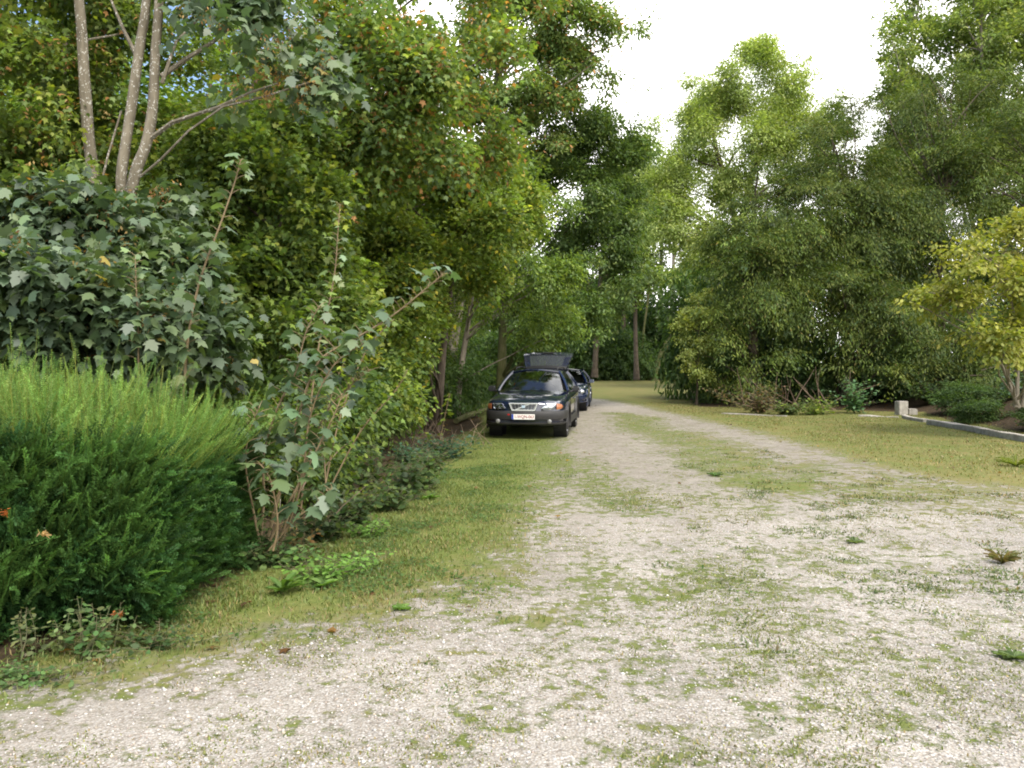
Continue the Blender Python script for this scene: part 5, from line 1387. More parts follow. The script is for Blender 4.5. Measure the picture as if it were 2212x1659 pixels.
# ---------------------------------------------------------------- hedge
def hedge():
    rng = np.random.default_rng(301)
    root = empty('hedge', (-3.6, 5.7, 0)); tag(root, 'dense dark green yew hedge with long light green shoots on top', 'hedge')
    O = np.array([-3.6, 5.7, 0.0])
    X0, X1 = -7.2, -2.26
    def yf(x): return 4.72 + 0.30 * (x + 2.8)      # front face line
    YB = 7.1; HT = 1.27
    def ht(x): return HT - .20 * sstep(-3.5, -2.4, np.asarray(x))
    # solid dark inner mass (twiggy core)
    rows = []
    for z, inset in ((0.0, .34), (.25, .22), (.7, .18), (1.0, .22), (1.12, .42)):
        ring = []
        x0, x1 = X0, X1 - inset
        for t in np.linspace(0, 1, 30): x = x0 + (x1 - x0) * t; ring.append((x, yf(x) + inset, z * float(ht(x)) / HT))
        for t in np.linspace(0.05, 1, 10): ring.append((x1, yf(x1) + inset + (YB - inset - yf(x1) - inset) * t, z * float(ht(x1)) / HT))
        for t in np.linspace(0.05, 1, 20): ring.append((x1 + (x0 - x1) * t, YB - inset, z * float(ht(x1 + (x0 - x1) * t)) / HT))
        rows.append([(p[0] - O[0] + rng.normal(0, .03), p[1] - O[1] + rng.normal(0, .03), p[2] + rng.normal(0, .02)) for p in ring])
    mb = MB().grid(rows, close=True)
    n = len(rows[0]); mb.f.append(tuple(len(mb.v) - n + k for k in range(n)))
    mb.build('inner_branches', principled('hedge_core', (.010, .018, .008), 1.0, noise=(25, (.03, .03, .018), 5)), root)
    # shoot positions and directions
    B, D, L, C, K = [], [], [], [], []
    def add(b, d, l, pal, ins=1.0):
        B.append(b); D.append(nrm(d)); L.append(l); C.append(palette_cols(rng, len(b), 1, pal, .24, .12, gain=1.2)); K.append(np.full(len(b), ins))
    # front face
    nf = 9500
    x = rng.uniform(X0 + 2.4, X1, nf); z = rng.uniform(0.02, 1.04, nf) * ht(x)
    dep = rng.uniform(-.02, .20, nf) ** 1.0
    lump = (vnoise(x, z, 3.2) - .5) * .30 + (vnoise(x, z, 7.5) - .5) * .16
    b = np.column_stack([x, yf(x) + dep + lump + .12 * (z < .3) * (0.3 - z), z])
    rightw = sstep(-3.4, -2.2, x)
    d = np.column_stack([rng.normal(.08, .30, nf) + .75 * rightw, rng.normal(-.55, .3, nf), rng.normal(.55, .32, nf)])
    add(b, d, rng.uniform(.06, .17, nf) * (1 + .5 * rightw), PAL_HEDGE)
    # right end face
    ne = 3000
    y = rng.uniform(yf(X1), YB - .2, ne); z = rng.uniform(.05, 1.0, ne) * ht(X1)
    b = np.column_stack([X1 - rng.uniform(-.02, .2, ne) + (vnoise(y, z, 3) - .5) * .2, y, z])
    add(b, np.column_stack([rng.normal(.8, .3, ne), rng.normal(-.3, .3, ne), rng.normal(.55, .3, ne)]), rng.uniform(.08, .22, ne), PAL_HEDGE + PAL_SHOOT[2:3])
    # long leaning light shoots on the front, more to the right
    ns = 700
    x = X1 - np.abs(rng.normal(0, 1.0, ns)); z = rng.uniform(.25, 1.1, ns)
    b = np.column_stack([x, yf(x) - .05, z])
    add(b, np.column_stack([rng.normal(.55, .2, ns), rng.normal(-.35, .15, ns), rng.normal(.75, .2, ns)]), rng.uniform(.20, .40, ns), PAL_SHOOT[2:3] + PAL_HEDGE[2:], .9)
    # top: upright feathery shoots
    nt_ = 4300
    x = rng.uniform(X0 + 1.2, X1 + .05, nt_); yv = rng.random(nt_) ** 1.2
    b = np.column_stack([x, yf(x) + .02 + yv * (YB - .2 - yf(x)), ht(x) - .16 + rng.normal(0, .03, nt_) + .05 * (vnoise(x, yv, 4) - .5)])
    edge = sstep(-2.9, -2.1, x)
    d = np.column_stack([rng.normal(0, .16, nt_) + .55 * edge, rng.normal(-.06, .16, nt_), np.ones(nt_)])
    big = .75 + .5 * vnoise(x * 1.3, b[:, 1], 2.4)
    add(b, d, rng.uniform(.32, .60, nt_) * big * (1 - .25 * edge), PAL_SHOOT)
    B = np.vstack(B); D = np.vstack(D); L = np.concatenate(L); C = np.vstack(C)
    B = B - O
    def needles(sel, name, step, nl, nw):
        b, d, l, c = B[sel], D[sel], L[sel], C[sel]
        N = len(b)
        k = 2 * np.maximum(4, (l / step).astype(int))
        idx = np.repeat(np.arange(N), k)
        starts = np.cumsum(k) - k
        j = np.arange(len(idx)) - starts[idx]
        t = ((j // 2) + .7) / (k[idx] / 2 + .5)
        side = np.where(j % 2 == 0, 1.0, -1.0)
        dd = d[idx]
        # slight bend of each shoot
        bendv = rng.normal(0, .16, (N, 3)); bendv[:, 2] -= .05
        pos = b[idx] + dd * (l[idx] * t)[:, None] + bendv[idx] * (l[idx] * t * t)[:, None]
        ref = nrm(rng.normal(0, 1, (N, 3)) + np.array([0, -.6, .3]))
        s = nrm(np.cross(d, ref))[idx]
        ax = nrm(s * side[:, None] + dd * .75 + rng.normal(0, .22, (len(idx), 3)))
        nn = nrm(np.cross(dd, s) + rng.normal(0, .3, (len(idx), 3))); bb = nrm(np.cross(nn, ax)); nn = np.cross(ax, bb)
        le = nl * (1.05 - .5 * t ** 3) * rng.uniform(.75, 1.2, len(idx))
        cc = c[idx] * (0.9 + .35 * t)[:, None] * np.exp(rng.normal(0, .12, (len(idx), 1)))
        V = leaf_verts((pos, ax, bb, nn), le, nw, QUAD)
        # stems
        w = nrm(np.cross(d, np.array([.3, -1, .2])))[:, None] * .0022
        p0 = b[:, None]; p1 = (b + d * l[:, None] + bendv * l[:, None])[:, None]; pm = (b + d * l[:, None] * .5 + bendv * l[:, None] * .25)[:, None]
        S = np.concatenate([p0 - w, p0 + w, p1 + w * .4, p1 - w * .4], axis=1).reshape(-1, 3)
        cols = np.vstack([np.repeat(np.clip(cc, 0, .5), 4, axis=0), np.repeat(c * np.array([1.3, .95, .8]), 4, axis=0)])
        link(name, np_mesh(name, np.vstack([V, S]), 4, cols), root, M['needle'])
    nfront = nf + ne + ns
    ii = np.arange(len(B))
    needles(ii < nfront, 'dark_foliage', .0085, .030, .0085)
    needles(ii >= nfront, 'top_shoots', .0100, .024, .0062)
    return yf
yf_h = hedge()
# dead brown sprigs caught in the hedge
def sprig(px, py, Y, s, lab, col):
    p = at(px, py, Y)
    rg = np.random.default_rng(int(px)); m = 16
    pos = rg.normal(0, s * .35, (m, 3)); a = unit(rg, m); q = unit(rg, m); b = nrm(np.cross(q, a)); q = np.cross(a, b)
    c = np.array(col) * np.exp(rg.normal(0, .25, (m, 1)))
    o = link('dead_sprig', leaf_mesh('dead_sprig', (pos, a, b, q), s, s * .5, c, OVAL), None, M['leaf'])
    o.location = tuple(p); tag(o, lab, 'leaf', 'dead sprigs caught in the hedge')
sprig(93, 1153, 4.35, .032, 'pale dry sprig caught in the dark front of the hedge', (.50, .33, .17))
sprig(6, 1108, 4.18, .034, 'rust-brown sprig in the hedge at the left picture edge', (.30, .09, .02))
sprig(258, 1325, 4.5, .034, 'rust-brown sprig low in the hedge above the weeds', (.26, .09, .025))

# ---------------------------------------------------------------- sycamore saplings
def sapling(name, label, org, stems, leaf_specs, seed, col_pal=PAL_SYC, group=None, leafm='leaf_sheen'):
    """stems: list of (world path, r0, r1); leaf_specs per stem: (pairs, t0, leaf size at base, at top, petiole)"""
    rng = np.random.default_rng(seed)
    root = empty(name, org); tag(root, label, 'sapling', group)
    O = np.array(org)
    mb = MB(); PP = [[], [], [], []]; LE = []; CC = []
    for (path, r0, r1), (pairs, t0, s0, s1, pet) in zip(stems, leaf_specs):
        P = [Vector(tuple(np.array(p) - O)) for p in path]
        fine = []
        n = len(P)
        for i in range(n - 1):
            a, b, c, d = P[max(i - 1, 0)], P[i], P[i + 1], P[min(i + 2, n - 1)]
            for k in range(6):
                t = k / 6
                fine.append(0.5 * ((2 * b) + (c - a) * t + (2 * a - 5 * b + 4 * c - d) * t * t + (-a + 3 * b - 3 * c + d) * t ** 3))
        fine.append(P[-1]); m = len(fine)
        mb.tube(fine, [r0 + (r1 - r0) * i / (m - 1) for i in range(m)], 6)
        F = np.array([tuple(p) for p in fine])
        for k in range(pairs):
            t = t0 + (1 - t0) * (k + rng.uniform(.1, .5)) / pairs
            i = min(int(t * (m - 1)), m - 2)
            p = F[i] + (F[i + 1] - F[i]) * (t * (m - 1) - i)
            tan = nrm(F[i + 1] - F[i])
            az = k * 1.9 + rng.uniform(-.4, .4)
            for sgn in (0, math.pi):
                if rng.random() < .12: continue
                o = np.array([math.cos(az + sgn), math.sin(az + sgn), 0])
                o = nrm(o - tan * (o @ tan) * .6)
                up = .55 * t + rng.normal(0, .15)
                pe = pet * rng.uniform(.7, 1.2) * (1.1 - .4 * t)
                q = p + nrm(o + np.array([0, 0, .35 + up * .5])) * pe
                mid = (p + q) / 2 + np.array([0, 0, .008])
                mb.tube([p, mid, q], [.0035, .003, .0022], 4, cap=False)
                a = nrm(o * .9 + np.array([0, 0, -.55 + .4 * t]) + rng.normal(0, .38, 3))
                nn = nrm(np.array([0, 0, 1.0]) + o * .35 + rng.normal(0, .42, 3)); b = nrm(np.cross(nn, a)); nn = np.cross(a, b)
                for arr, v in zip(PP, (q, a, b, nn)): arr.append(v)
                LE.append((s0 + (s1 - s0) * t) * rng.uniform(.42, 1.05))
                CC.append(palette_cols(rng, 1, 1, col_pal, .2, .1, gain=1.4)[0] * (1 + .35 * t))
    PP = [np.array(x) for x in PP]; LE = np.array(LE)
    mb.build('stems', M['stem'], root, smooth=60)
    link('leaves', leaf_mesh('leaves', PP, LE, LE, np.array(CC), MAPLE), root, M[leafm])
    return root

sx_, sy_ = -3.15, 7.6
sapling('sycamore_sapling', 'tall bare-stemmed sycamore sapling rising from behind the hedge, largest leaves at its tip', (sx_, sy_, gz(sx_, sy_)),
        [(fp([(392, 1080), (394, 900), (400, 800), (412, 690), (440, 580), (474, 490), (505, 400), (520, 345)], 7.6), .017, .006)], [(30, .22, .17, .15, .13)], 401, PAL_SYCY)
sapling('sycamore_sapling', 'short upright sycamore sapling left of the tall bare-stemmed one', (-3.6, 7.6, gz(-3.6, 7.6)),
        [(fp([(303, 1080), (300, 850), (298, 700), (294, 620), (292, 550)], 7.5), .011, .004)], [(26, .35, .16, .09, .11)], 402, PAL_SYCY)
sapling('sycamore_sapling', 'slender sycamore sapling with a straight tip in front of the yellow-green maple', (-2.05, 8.6, gz(-2.05, 8.6)),
        [(fp([(650, 1100), (668, 900), (690, 740), (710, 660), (724, 580), (730, 500), (735, 440)], 8.6), .014, .004)], [(32, .3, .17, .09, .12)], 403, PAL_SYCY + PAL_MAPLE[:1])
sapling('sycamore_sapling', 'leaning big-leaved sycamore sapling between the hedge and the verge', (-1.98, 6.7, gz(-1.98, 6.7)),
        [(fp([(570, 1190), (600, 1080), (625, 980), (650, 880), (690, 780), (770, 730), (850, 680), (930, 615), (960, 590)], 6.7), .018, .004),
         (fp([(560, 1190), (570, 1080), (570, 980), (600, 880), (640, 800), (660, 720), (690, 660)], 6.8), .014, .004),
         (fp([(575, 1190), (610, 1110), (660, 1020), (690, 960), (720, 900), (740, 850)], 6.5), .012, .004),
         (fp([(565, 1190), (545, 1090), (530, 1000), (540, 930), (560, 880)], 6.5), .012, .004),
         (fp([(580, 1190), (640, 1120), (700, 1080), (720, 1060)], 6.4), .010, .004),
         (fp([(600, 1190), (640, 1060), (700, 900), (760, 830), (800, 800)], 6.9), .012, .004),
         (fp([(590, 1190), (600, 1130), (585, 1040), (560, 1000)], 6.3), .010, .004),
         (fp([(600, 1190), (650, 1050), (670, 900), (720, 790), (790, 740)], 6.6), .012, .004)],
        [(40, .28, .19, .12, .16), (28, .3, .19, .12, .16), (22, .3, .20, .14, .16), (20, .3, .19, .13, .15), (12, .3, .19, .14, .13), (26, .35, .18, .12, .14), (14, .3, .20, .15, .13), (28, .32, .19, .12, .14)], 404, PAL_SYC)
sapling('field_maple_sapling', 'young field maple with yellowish leaves right of the leaning sapling', (-1.75, 8.3, gz(-1.75, 8.3)),
        [(fp([(700, 1060), (735, 900), (790, 760), (850, 690)], 8.4), .012, .004), (fp([(705, 1060), (700, 940), (720, 840), (745, 780)], 8.3), .010, .004), (fp([(710, 1060), (780, 930), (850, 850), (880, 800)], 8.5), .010, .004)],
        [(26, .2, .10, .07, .05), (20, .2, .10, .07, .05), (20, .2, .10, .07, .05)], 405, PAL_MAPLE, leafm='leaf')
x_, y_ = gp(915, 935)
sapling('elder_sapling', 'small bright green sapling at the foot of the brown leaning trunk', (x_ + .3, y_ - 1.2, gz(x_, y_)),
        [(fp([(945, 985), (955, 930), (965, 880), (972, 850)], 14.5), .009, .003), (fp([(945, 985), (925, 955), (915, 930)], 14.4), .007, .003)], [(12, .2, .13, .10, .06), (8, .2, .12, .10, .06)], 406, PAL_MAPLE, leafm='leaf')

# ---------------------------------------------------------------- small plants
def rosette(name, label, px, py, n, ln, wd, pal, seed, upr=.7, cat='plant'):
    rng = np.random.default_rng(seed)
    x, y = gp(px, py); root = empty(name, (x, y, gz(x, y))); tag(root, label, cat)
    az = rng.uniform(0, 6.28, n)
    rows = []; cols = []
    for a in az:
        L_ = ln * rng.uniform(.6, 1.15); u = upr * rng.uniform(.5, 1.3); w = wd * rng.uniform(.7, 1.2)
        o = np.array([math.cos(a), math.sin(a), 0]); s = np.array([-o[1], o[0], 0])
        c = palette_cols(rng, 1, 1, pal, .15, .1, gain=1.3)[0]
        prev = None
        for k in range(6):
            t = k / 5
            p = o * L_ * (t * .75) + np.array([0, 0, L_ * u * (t - .55 * t * t)])
            ww = w * (math.sin(math.pi * min(1, .12 + t * .88)) ** .7) * (1 + .25 * math.sin(t * 25)) * (t < .99)
            cur = (p - s * ww / 2 + np.array([0, 0, .012]), p, p + s * ww / 2 + np.array([0, 0, .012]))
            if prev is not None:
                rows += [prev[0], prev[1], cur[1], cur[0], prev[1], prev[2], cur[2], cur[1]]
                cols += [c] * 8
            prev = cur
    link('leaves', np_mesh('leaves', np.array(rows), 4, np.array(cols)), root, M['leaf'])
    return root
PAL_DOCK = [(.085, .165, .03, 3), (.115, .19, .04, 2)]
rosette('dock_plant', 'bright green dock rosette on the verge between hedge and drive', 612, 1285, 18, .21, .055, PAL_DOCK, 501, 1.0)
rosette('dock_plant', 'smaller leafy dock right beside the larger rosette', 700, 1275, 14, .13, .06, PAL_DOCK, 502, .7)
rosette('plantain_plant', 'small green rosette on the gravel edge below the dock', 868, 1322, 12, .09, .035, PAL_DOCK, 503, .5)
rosette('dandelion_plant', 'low dandelion in the grass near the wood edge', 740, 1210, 14, .13, .035, PAL_DOCK, 504, .7)
rosette('dandelion_plant', 'low dandelion on the verge ahead of the estate car', 930, 1080, 14, .15, .045, PAL_DOCK, 505, .7)
rosette('plantain_plant', 'dark plantain clump at the right picture edge on the gravel', 2190, 1425, 26, .13, .028, [(.085, .13, .045, 3), (.11, .15, .055, 2)], 506, .45)
rosette('plantain_plant', 'dark plantain tuft in the gravel right of the drive centre', 1845, 1170, 22, .12, .024, [(.085, .125, .045, 3), (.11, .14, .05, 2)], 507, .5)
rosette('plantain_plant', 'dark plantain tuft near the middle of the weedy drive', 1545, 1030, 14, .16, .05, [(.05, .10, .03, 3), (.075, .12, .03, 2)], 508, .5)
rosette('sedge_tuft', 'brownish grass tuft at the right picture edge', 2165, 1215, 60, .16, .008, [(.16, .12, .05, 3), (.10, .12, .03, 2)], 509, 1.0)
rosette('sedge_tuft', 'bright leafy tuft at the right edge below the kerb', 2195, 1010, 34, .38, .03, [(.13, .17, .03, 3), (.16, .18, .04, 2)], 510, .7)

def weed(name, label, px, py, H, n, seed, pal, leaf=.05, spread=.3, tpl=OVAL, cat='weed', dY=0, stem_n=3):
    rng = np.random.default_rng(seed)
    x, y = gp(px, py); root = empty(name, (x, y, gz(x, y))); tag(root, label, cat)
    mb = MB(); P = [[], [], [], []]; LE = []
    for s in range(stem_n):
        tip = np.array([rng.normal(0, spread), rng.normal(0, spread * .6), H * rng.uniform(.6, 1.1)])
        pts = limb_path(rng, (rng.normal(0, .03), rng.normal(0, .03), 0), tip, .08, 6)
        mb.tube(pts, [.0035, .0032, .003, .0026, .002, .0014], 5)
        A = np.array(pts)
        for k in range(n):
            t = .12 + .88 * (k + rng.random()) / n
            i = min(int(t * 5), 4); p = A[i] + (A[i + 1] - A[i]) * (t * 5 - i)
            az = k * 2.4 + rng.uniform(-.4, .4); o = np.array([math.cos(az), math.sin(az), rng.uniform(-.3, .5)])
            q = p + o * leaf * .6
            mb.tube([p, q], [.0018, .0012], 3, cap=False)
            a = nrm(o + rng.normal(0, .25, 3)); nn = nrm(np.array([0, -.2, 1]) + rng.normal(0, .35, 3)); b = nrm(np.cross(nn, a)); nn = np.cross(a, b)
            for arr, v in zip(P, (q, a, b, nn)): arr.append(v)
            LE.append(leaf * rng.uniform(.6, 1.3) * (1.2 - .6 * t))
    mb.build('stems', M['green_stem'], root)
    LE = np.array(LE)
    link('leaves', leaf_mesh('leaves', [np.array(v) for v in P], LE, LE * .9, palette_cols(rng, len(LE), 1, pal, .2, .15, gain=1.45), tpl), root, M['leaf'])
PAL_BR = [(.055, .11, .035, 3), (.085, .14, .045, 2), (.12, .14, .05, 1)]
weed('bramble', 'low bramble with rounded leaves at the foot of the hedge', 190, 1425, .30, 16, 521, PAL_BR, .052, .15, stem_n=8)
weed('goosefoot', 'small grey-green weed at the hedge foot by the left edge', 62, 1420, .26, 16, 522, [(.12, .15, .07, 3), (.15, .16, .06, 2)], .045, .05, stem_n=4)
weed('goosefoot', 'spiky weed before the hedge left of the bramble', 140, 1415, .24, 16, 523, [(.10, .15, .05, 3), (.14, .15, .06, 2)], .045, .05, stem_n=4)
weed('bramble', 'bramble shoot with one hanging dry leaf right of the others', 250, 1400, .28, 12, 524, PAL_BR + [(.16, .11, .05, 1)], .045, .08, stem_n=4)
weed('ground_ivy', 'ivy creeping from the hedge foot onto the verge', 330, 1395, .10, 24, 525, PAL_UNDER + PAL_BR[:1], .038, .28, stem_n=14)
weed('ground_ivy', 'pale creeping weed in the grass at the left edge', 30, 1470, .09, 24, 526, PAL_BR, .04, .26, stem_n=14)
weed('nettle', 'nettle clump at the wood edge behind the verge', 870, 1080, .55, 18, 527, PAL_UNDER, .10, .28, stem_n=14)
weed('nettle', 'taller nettles in the shade behind the verge', 800, 1060, .6, 18, 528, PAL_UNDER, .10, .35, stem_n=14)
weed('ivy_mound', 'dark ivy mound over a stump at the corner of the verge', 965, 990, .45, 26, 529, [(.02, .05, .03, 3), (.03, .065, .035, 2)], .075, .35, stem_n=26)
weed('ivy_mound', 'low ivy spreading left of the mound', 890, 1000, .28, 26, 530, [(.022, .055, .03, 3), (.035, .07, .035, 2)], .08, .45, stem_n=22)
weed('bramble', 'light green bramble in the shade under the leaning sapling', 760, 1110, .34, 14, 531, PAL_MAPLE, .09, .25, stem_n=8)
weed('bramble', 'reddish bramble leaves on the ground by the white stick', 640, 1190, .22, 12, 532, [(.16, .08, .03, 2), (.06, .08, .03, 3), (.2, .12, .04, 1)], .06, .22, stem_n=8)
weed('nettle', 'dark weeds beneath the leaning sapling beside the hedge', 560, 1225, .30, 16, 533, PAL_UNDER, .085, .22, stem_n=10)
weed('dry_bramble', 'rust-brown dry bramble at the foot of the left yew', 1640, 893, .95, 26, 534, [(.12, .07, .035, 3), (.10, .085, .035, 2), (.06, .07, .02, 3)], .12, .8, stem_n=24)
weed('young_shrub', 'small bluish green shrub before the dark hollow', 1845, 893, 1.15, 26, 535, [(.06, .12, .05, 3), (.08, .14, .06, 2)], .15, .35, stem_n=16)
weed('young_shrub', 'low green shrub at the lawn edge left of the bluish one', 1760, 895, .5, 24, 536, PAL_MAPLE, .13, .7, stem_n=20)
weed('laurel_shrub', 'laurel with large bluish leaves on the bank at the right edge', 2185, 905, .95, 16, 537, [(.07, .12, .075, 3), (.09, .14, .085, 2)], .17, .30, stem_n=9)
weed('bank_bramble', 'dark brambles covering the bank behind the kerb', 2090, 880, .8, 30, 538, PAL_UNDER + [(.10, .07, .03, 1)], .15, 1.1, stem_n=44)
weed('bank_bramble', 'brown and green brambles on the bank below the hazel', 2160, 875, .7, 30, 539, PAL_UNDER + [(.10, .06, .025, 1)], .15, 1.0, stem_n=40)
weed('bank_bramble', 'dark bramble behind the far end of the long kerb', 2020, 885, .9, 30, 541, PAL_UNDER, .15, .9, stem_n=40)
weed('bank_bramble', 'tall dark bramble on top of the bank in the shade', 2110, 862, 1.1, 30, 542, PAL_UNDER + [(.10, .07, .03, 1)], .16, 1.3, stem_n=44)
weed('bank_bramble', 'bramble at the right edge of the bank above the kerb', 2215, 885, .9, 30, 543, PAL_UNDER, .15, 1.0, stem_n=36)
weed('lawn_edge_weeds', 'low weeds along the lawn edge right of the dry bramble', 1700, 895, .4, 22, 540, PAL_OAK, .12, .6, stem_n=18)

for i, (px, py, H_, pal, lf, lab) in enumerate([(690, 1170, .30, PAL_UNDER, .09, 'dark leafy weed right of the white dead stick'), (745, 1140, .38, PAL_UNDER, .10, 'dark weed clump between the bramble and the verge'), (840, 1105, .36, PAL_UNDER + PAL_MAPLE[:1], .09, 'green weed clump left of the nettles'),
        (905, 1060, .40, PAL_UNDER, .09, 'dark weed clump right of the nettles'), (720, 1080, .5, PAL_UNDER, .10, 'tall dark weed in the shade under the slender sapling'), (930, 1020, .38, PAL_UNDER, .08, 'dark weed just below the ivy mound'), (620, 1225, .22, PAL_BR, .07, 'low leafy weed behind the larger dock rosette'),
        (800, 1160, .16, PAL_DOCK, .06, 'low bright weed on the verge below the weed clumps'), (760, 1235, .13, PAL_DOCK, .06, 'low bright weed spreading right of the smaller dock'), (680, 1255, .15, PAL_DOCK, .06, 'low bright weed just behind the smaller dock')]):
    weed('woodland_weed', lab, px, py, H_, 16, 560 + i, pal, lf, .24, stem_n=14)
# dead sticks
def sticks(name, label, paths, r, cat='branch', mat='twig'):
    O = np.array(paths[0][0]); root = empty(name, tuple(O)) if False else None
    mb = MB()
    for p in paths:
        n = len(p); mb.tube([np.array(q) - O for q in p], [r * (1 - .6 * i / (n - 1)) for i in range(n)], 6)
    o = mb.build(name, M[mat], None, smooth=60); o.location = tuple(O); tag(o, label, cat)
    return o
M['dead_pale'] = principled('dead_pale', (.36, .32, .26), .9, noise=(20, (.22, .19, .15), 3))
g0 = gp(598, 1212)
sticks('dead_stick', 'thin white dead stick standing under the leaning sapling', [[(g0[0], g0[1], -.02), at(600, 1140, g0[1]), at(606, 1078, g0[1] + .05)]], .008, 'stick', 'dead_pale')
rg = np.random.default_rng(88); ps = []
hx, hy = gp(1760, 893)
for i in range(34):
    a = (hx + rg.normal(0, .9), hy + 1.8 + rg.normal(0, .4), gz(hx, hy + 1.5))
    b = (a[0] + rg.normal(-.3, .9), a[1] - rg.uniform(.3, 1.2), rg.uniform(.3, 1.5))
    ps.append(limb_path(rg, a, b, .08, 5))
sticks('dead_branches', 'tangle of dead brown branches in the hollow under the middle yew', ps, .020, 'branches', 'twig')
ps = []
hx, hy = gp(880, 965)
for i in range(60):
    a = (hx + rg.normal(0, .55), hy + rg.normal(0, .3), gz(hx, hy)); b = (a[0] + rg.normal(0, .25), a[1] + rg.normal(-.1, .2), a[2] + rg.uniform(.2, .55))
    ps.append(limb_path(rg, a, b, .06, 4))
sticks('dry_stalks', 'clump of dry brown stalks between the ivy and the brown trunk', ps, .007, 'stalks', 'twig')
ps = []
for (q0, q1, Y) in [((650, 1060), (700, 980), 8.2), ((690, 1150), (790, 1050), 7.4), ((700, 1010), (760, 950), 9), ((630, 1230), (720, 1200), 6.6)]:
    ps.append([at(*q0, Y), (at(*q0, Y) + at(*q1, Y + .3)) / 2 + np.array([0, 0, .03]), at(*q1, Y + .3)])
for i, p in enumerate(ps):
    sticks('dead_stick', ['bare dead stick below the slender sapling', 'dead stick lying across the weeds at the wood edge', 'short bare stick in the brown undergrowth', 'dry stick on the ground by the dock'][i], [p], .008, 'stick', 'twig')
# mossy log beside the estate car
a = np.array([*gp(985, 918), .12]); b = np.array([*gp(1052, 893), .16])
lg = MB().tube([a - a, (b - a) * .3 + np.array([.02, 0, .03]), (b - a) * .65 + np.array([-.03, 0, .0]), (b - a) * 1.05], [.075, .085, .07, .06], 10)
lgo = lg.build('mossy_log', M['bark_moss'], None, smooth=60); lgo.location = (a[0], a[1], gz(a[0], a[1]) + .1); tag(lgo, 'yellow mossy log lying on the wood edge left of the estate car', 'log')

# ---------------------------------------------------------------- kerb, blocks, white post
def kerb(p0, p1, w, h, lab):
    (x0, y0), (x1, y1) = gp(*p0), gp(*p1)
    L_ = math.hypot(x1 - x0, y1 - y0); rz = math.atan2(y1 - y0, x1 - x0)
    mb = MB(); n = max(3, int(L_ / .5)); rng = np.random.default_rng(int(p0[0]))
    rows = []
    for i in range(n + 1):
        t = i / n; x = x0 + (x1 - x0) * t; y = y0 + (y1 - y0) * t; j = rng.normal(0, .008, 4)
        nx_, ny_ = -math.sin(rz), math.cos(rz)
        z = gz(x, y)
        rows.append([(x - nx_ * w / 2 + j[0], y - ny_ * w / 2, z - .1), (x - nx_ * w / 2 + j[0], y - ny_ * w / 2, z + h + j[1]), (x + nx_ * w / 2 + j[2], y + ny_ * w / 2, z + h + j[3]), (x + nx_ * w / 2 + j[2], y + ny_ * w / 2, z - .1)])
    mb.grid(rows, close=True)
    mb.f.append((0, 1, 2, 3)); mb.f.append(tuple(len(mb.v) - 1 - k for k in range(4)))
    o = mb.build('concrete_kerb', M['concrete'], None, bevel=.012); tag(o, lab, 'kerb', 'concrete kerbs along the right verge')
kerb((2008, 916), (2228, 958), .17, .13, 'long weathered concrete kerb below the brown bank at the right')
kerb((1950, 903), (2000, 911), .15, .10, 'short piece of concrete kerb in front of the concrete block')
kerb((1560, 893), (1700, 899), .15, .035, 'low kerb half buried in grass at the foot of the left yew')
kerb((1855, 899), (1940, 902), .15, .035, 'low kerb half buried in grass left of the concrete block')
bx, by = gp(1952, 897)
def block(x, y, w, d, h, rz, lab):
    mb = MB().box((0, 0, h / 2), (w, d, h)); o = mb.build('concrete_block', M['concrete'], None, bevel=.015)
    o.location = (x, y, gz(x, y) - .01); o.rotation_euler = (0, 0, rz); tag(o, lab, 'block', 'concrete blocks at the edge of the lawn')
block(bx, by + .15, .30, .26, .44, .12, 'square concrete block standing at the lawn edge before the yews')
block(bx + .37, by + .25, .26, .30, .20, -.1, 'low concrete block leaning beside the taller square one')
wx, wy = gp(1517, 826)
wp = MB().box((0, 0, .22), (.34, .25, .44), taper=.8).build('white_stone', principled('white_stone', (.62, .60, .55), .8, noise=(8, (.45, .43, .38), 4)), None, bevel=.04); wp.location = (wx, wy, 0); tag(wp, 'small white marker stone at the far edge of the lawn', 'stone')
# ---------------------------------------------------------------- far wood closing the view (one mass)
def far_wood():
    rng = np.random.default_rng(601)
    n, m = 5200, 14
    ang = rng.uniform(R(-62), R(62), n)
    rad = rng.uniform(98, 112, n)
    x = np.sin(ang) * rad; y = np.cos(ang) * rad
    top = 7.0 + 9 * vnoise(x, y, .09) + 4 * vnoise(x, y, .25)
    gap = np.exp(-((x - 20.5) / 3.2) ** 2)
    top = top * (1 - .55 * gap)
    z = rng.random(n) * top
    P = sprays(rng, np.column_stack([x, y, z]), unit(rng, n) + np.array([0, -.5, .3]), rng.uniform(1.5, 3, n), rng.uniform(.8, 1.6, n), m, .3, .15)
    le = rng.uniform(.4, .8, n * m)
    o = link('forest', leaf_mesh('forest', P, le, le * .6, palette_cols(rng, n, m, PAL_DARK + PAL_UNDER), QUAD), None, M['leaf'])
    tag(o, 'distant woodland closing the view all round', 'woodland', kind='stuff')
far_wood()

# ---------------------------------------------------------------- camera
cd = bpy.data.cameras.new('camera'); cam = bpy.data.objects.new('camera', cd); COL.objects.link(cam)
cam.location = (0, 0, CAM_H); cam.rotation_euler = (R(90) - PITCH, 0, 0)
cd.sensor_width = 36.0; cd.lens = 36.0 * FPX / 2212.0
cd.clip_start = 0.05; cd.clip_end = 3000
SC.camera = cam

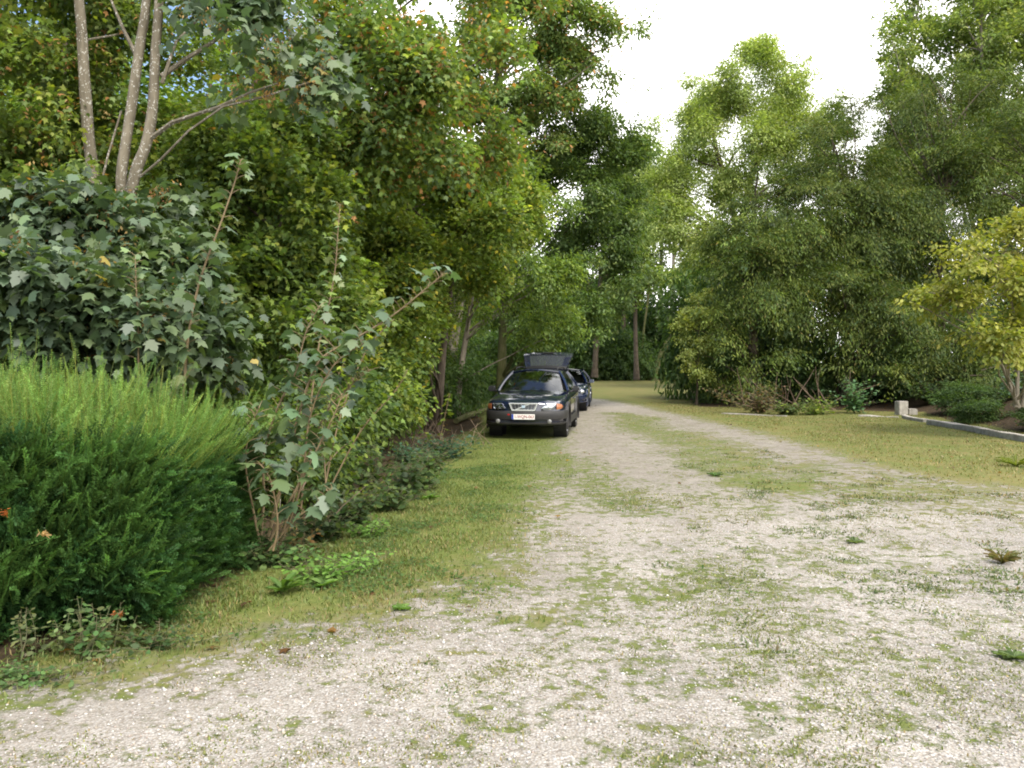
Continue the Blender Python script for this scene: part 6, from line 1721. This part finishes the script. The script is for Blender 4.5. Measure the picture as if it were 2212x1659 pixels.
# ---------------------------------------------------------------- light
SUN_EL, SUN_AZ = R(56), R(168)      # azimuth measured from +Y towards +X
sun_dir = Vector((math.sin(SUN_AZ) * math.cos(SUN_EL), math.cos(SUN_AZ) * math.cos(SUN_EL), math.sin(SUN_EL)))
ld = bpy.data.lights.new('sun', 'SUN'); sun = bpy.data.objects.new('sun', ld); COL.objects.link(sun)
ld.energy = 2.0; ld.angle = R(20); ld.color = (1.0, 0.945, 0.86)
sun.rotation_euler = sun_dir.to_track_quat('Z', 'Y').to_euler(); sun.location = (0, 0, 40)

w = bpy.data.worlds.new('World'); SC.world = w; w.use_nodes = True
nt = w.node_tree; nt.nodes.clear()
out = nt.nodes.new('ShaderNodeOutputWorld'); bg = nt.nodes.new('ShaderNodeBackground')
sky = nt.nodes.new('ShaderNodeTexSky'); sky.sky_type = 'NISHITA'; sky.sun_disc = False
sky.sun_elevation = SUN_EL; sky.sun_rotation = SUN_AZ; sky.air_density = 1.0; sky.dust_density = 2.0; sky.altitude = 50
tc = nt.nodes.new('ShaderNodeTexCoord'); nz = nt.nodes.new('ShaderNodeTexNoise')
mp = nt.nodes.new('ShaderNodeMapping'); mp.inputs['Scale'].default_value = (1, 1, 2.4)
nt.links.new(tc.outputs['Generated'], mp.inputs['Vector']); nt.links.new(mp.outputs[0], nz.inputs['Vector'])
nz.inputs['Scale'].default_value = 2.3; nz.inputs['Detail'].default_value = 7; nz.inputs['Roughness'].default_value = .55
# the cloud sheet is thick to the right of the view and breaks up on the left
sx = nt.nodes.new('ShaderNodeSeparateXYZ'); nt.links.new(tc.outputs['Generated'], sx.inputs[0])
thr = math_n(nt, 'SUBTRACT', math_n(nt, 'MULTIPLY_ADD', sx.outputs[0], 0.55, 0.22), math_n(nt, 'MULTIPLY', math_n(nt, 'POWER', sx.outputs[2], 2.0), 0.34))
cov = math_n(nt, 'MULTIPLY_ADD', math_n(nt, 'ADD', nz.outputs[0], thr), 4.0, -1.75, clamp=True)
mx = mixc(nt, cov, sky.outputs[0], (11.5, 11.3, 11.0))
nt.links.new(mx, bg.inputs[0]); bg.inputs[1].default_value = 0.14
nt.links.new(bg.outputs[0], out.inputs[0])

# ---------------------------------------------------------------- render settings
SC.render.engine = 'CYCLES'
SC.view_settings.view_transform = 'Standard'; SC.view_settings.look = 'None'; SC.view_settings.gamma = 1.0
SC.view_settings.exposure = 1.08
cy = SC.cycles
cy.max_bounces = 8; cy.diffuse_bounces = 4; cy.glossy_bounces = 3; cy.transmission_bounces = 4; cy.transparent_max_bounces = 12
cy.caustics_reflective = False; cy.caustics_refractive = False
cy.use_denoising = True
cy.sample_clamp_indirect = 6
cy.filter_width = 1.9
cy.use_adaptive_sampling = True; cy.adaptive_threshold = 0.01
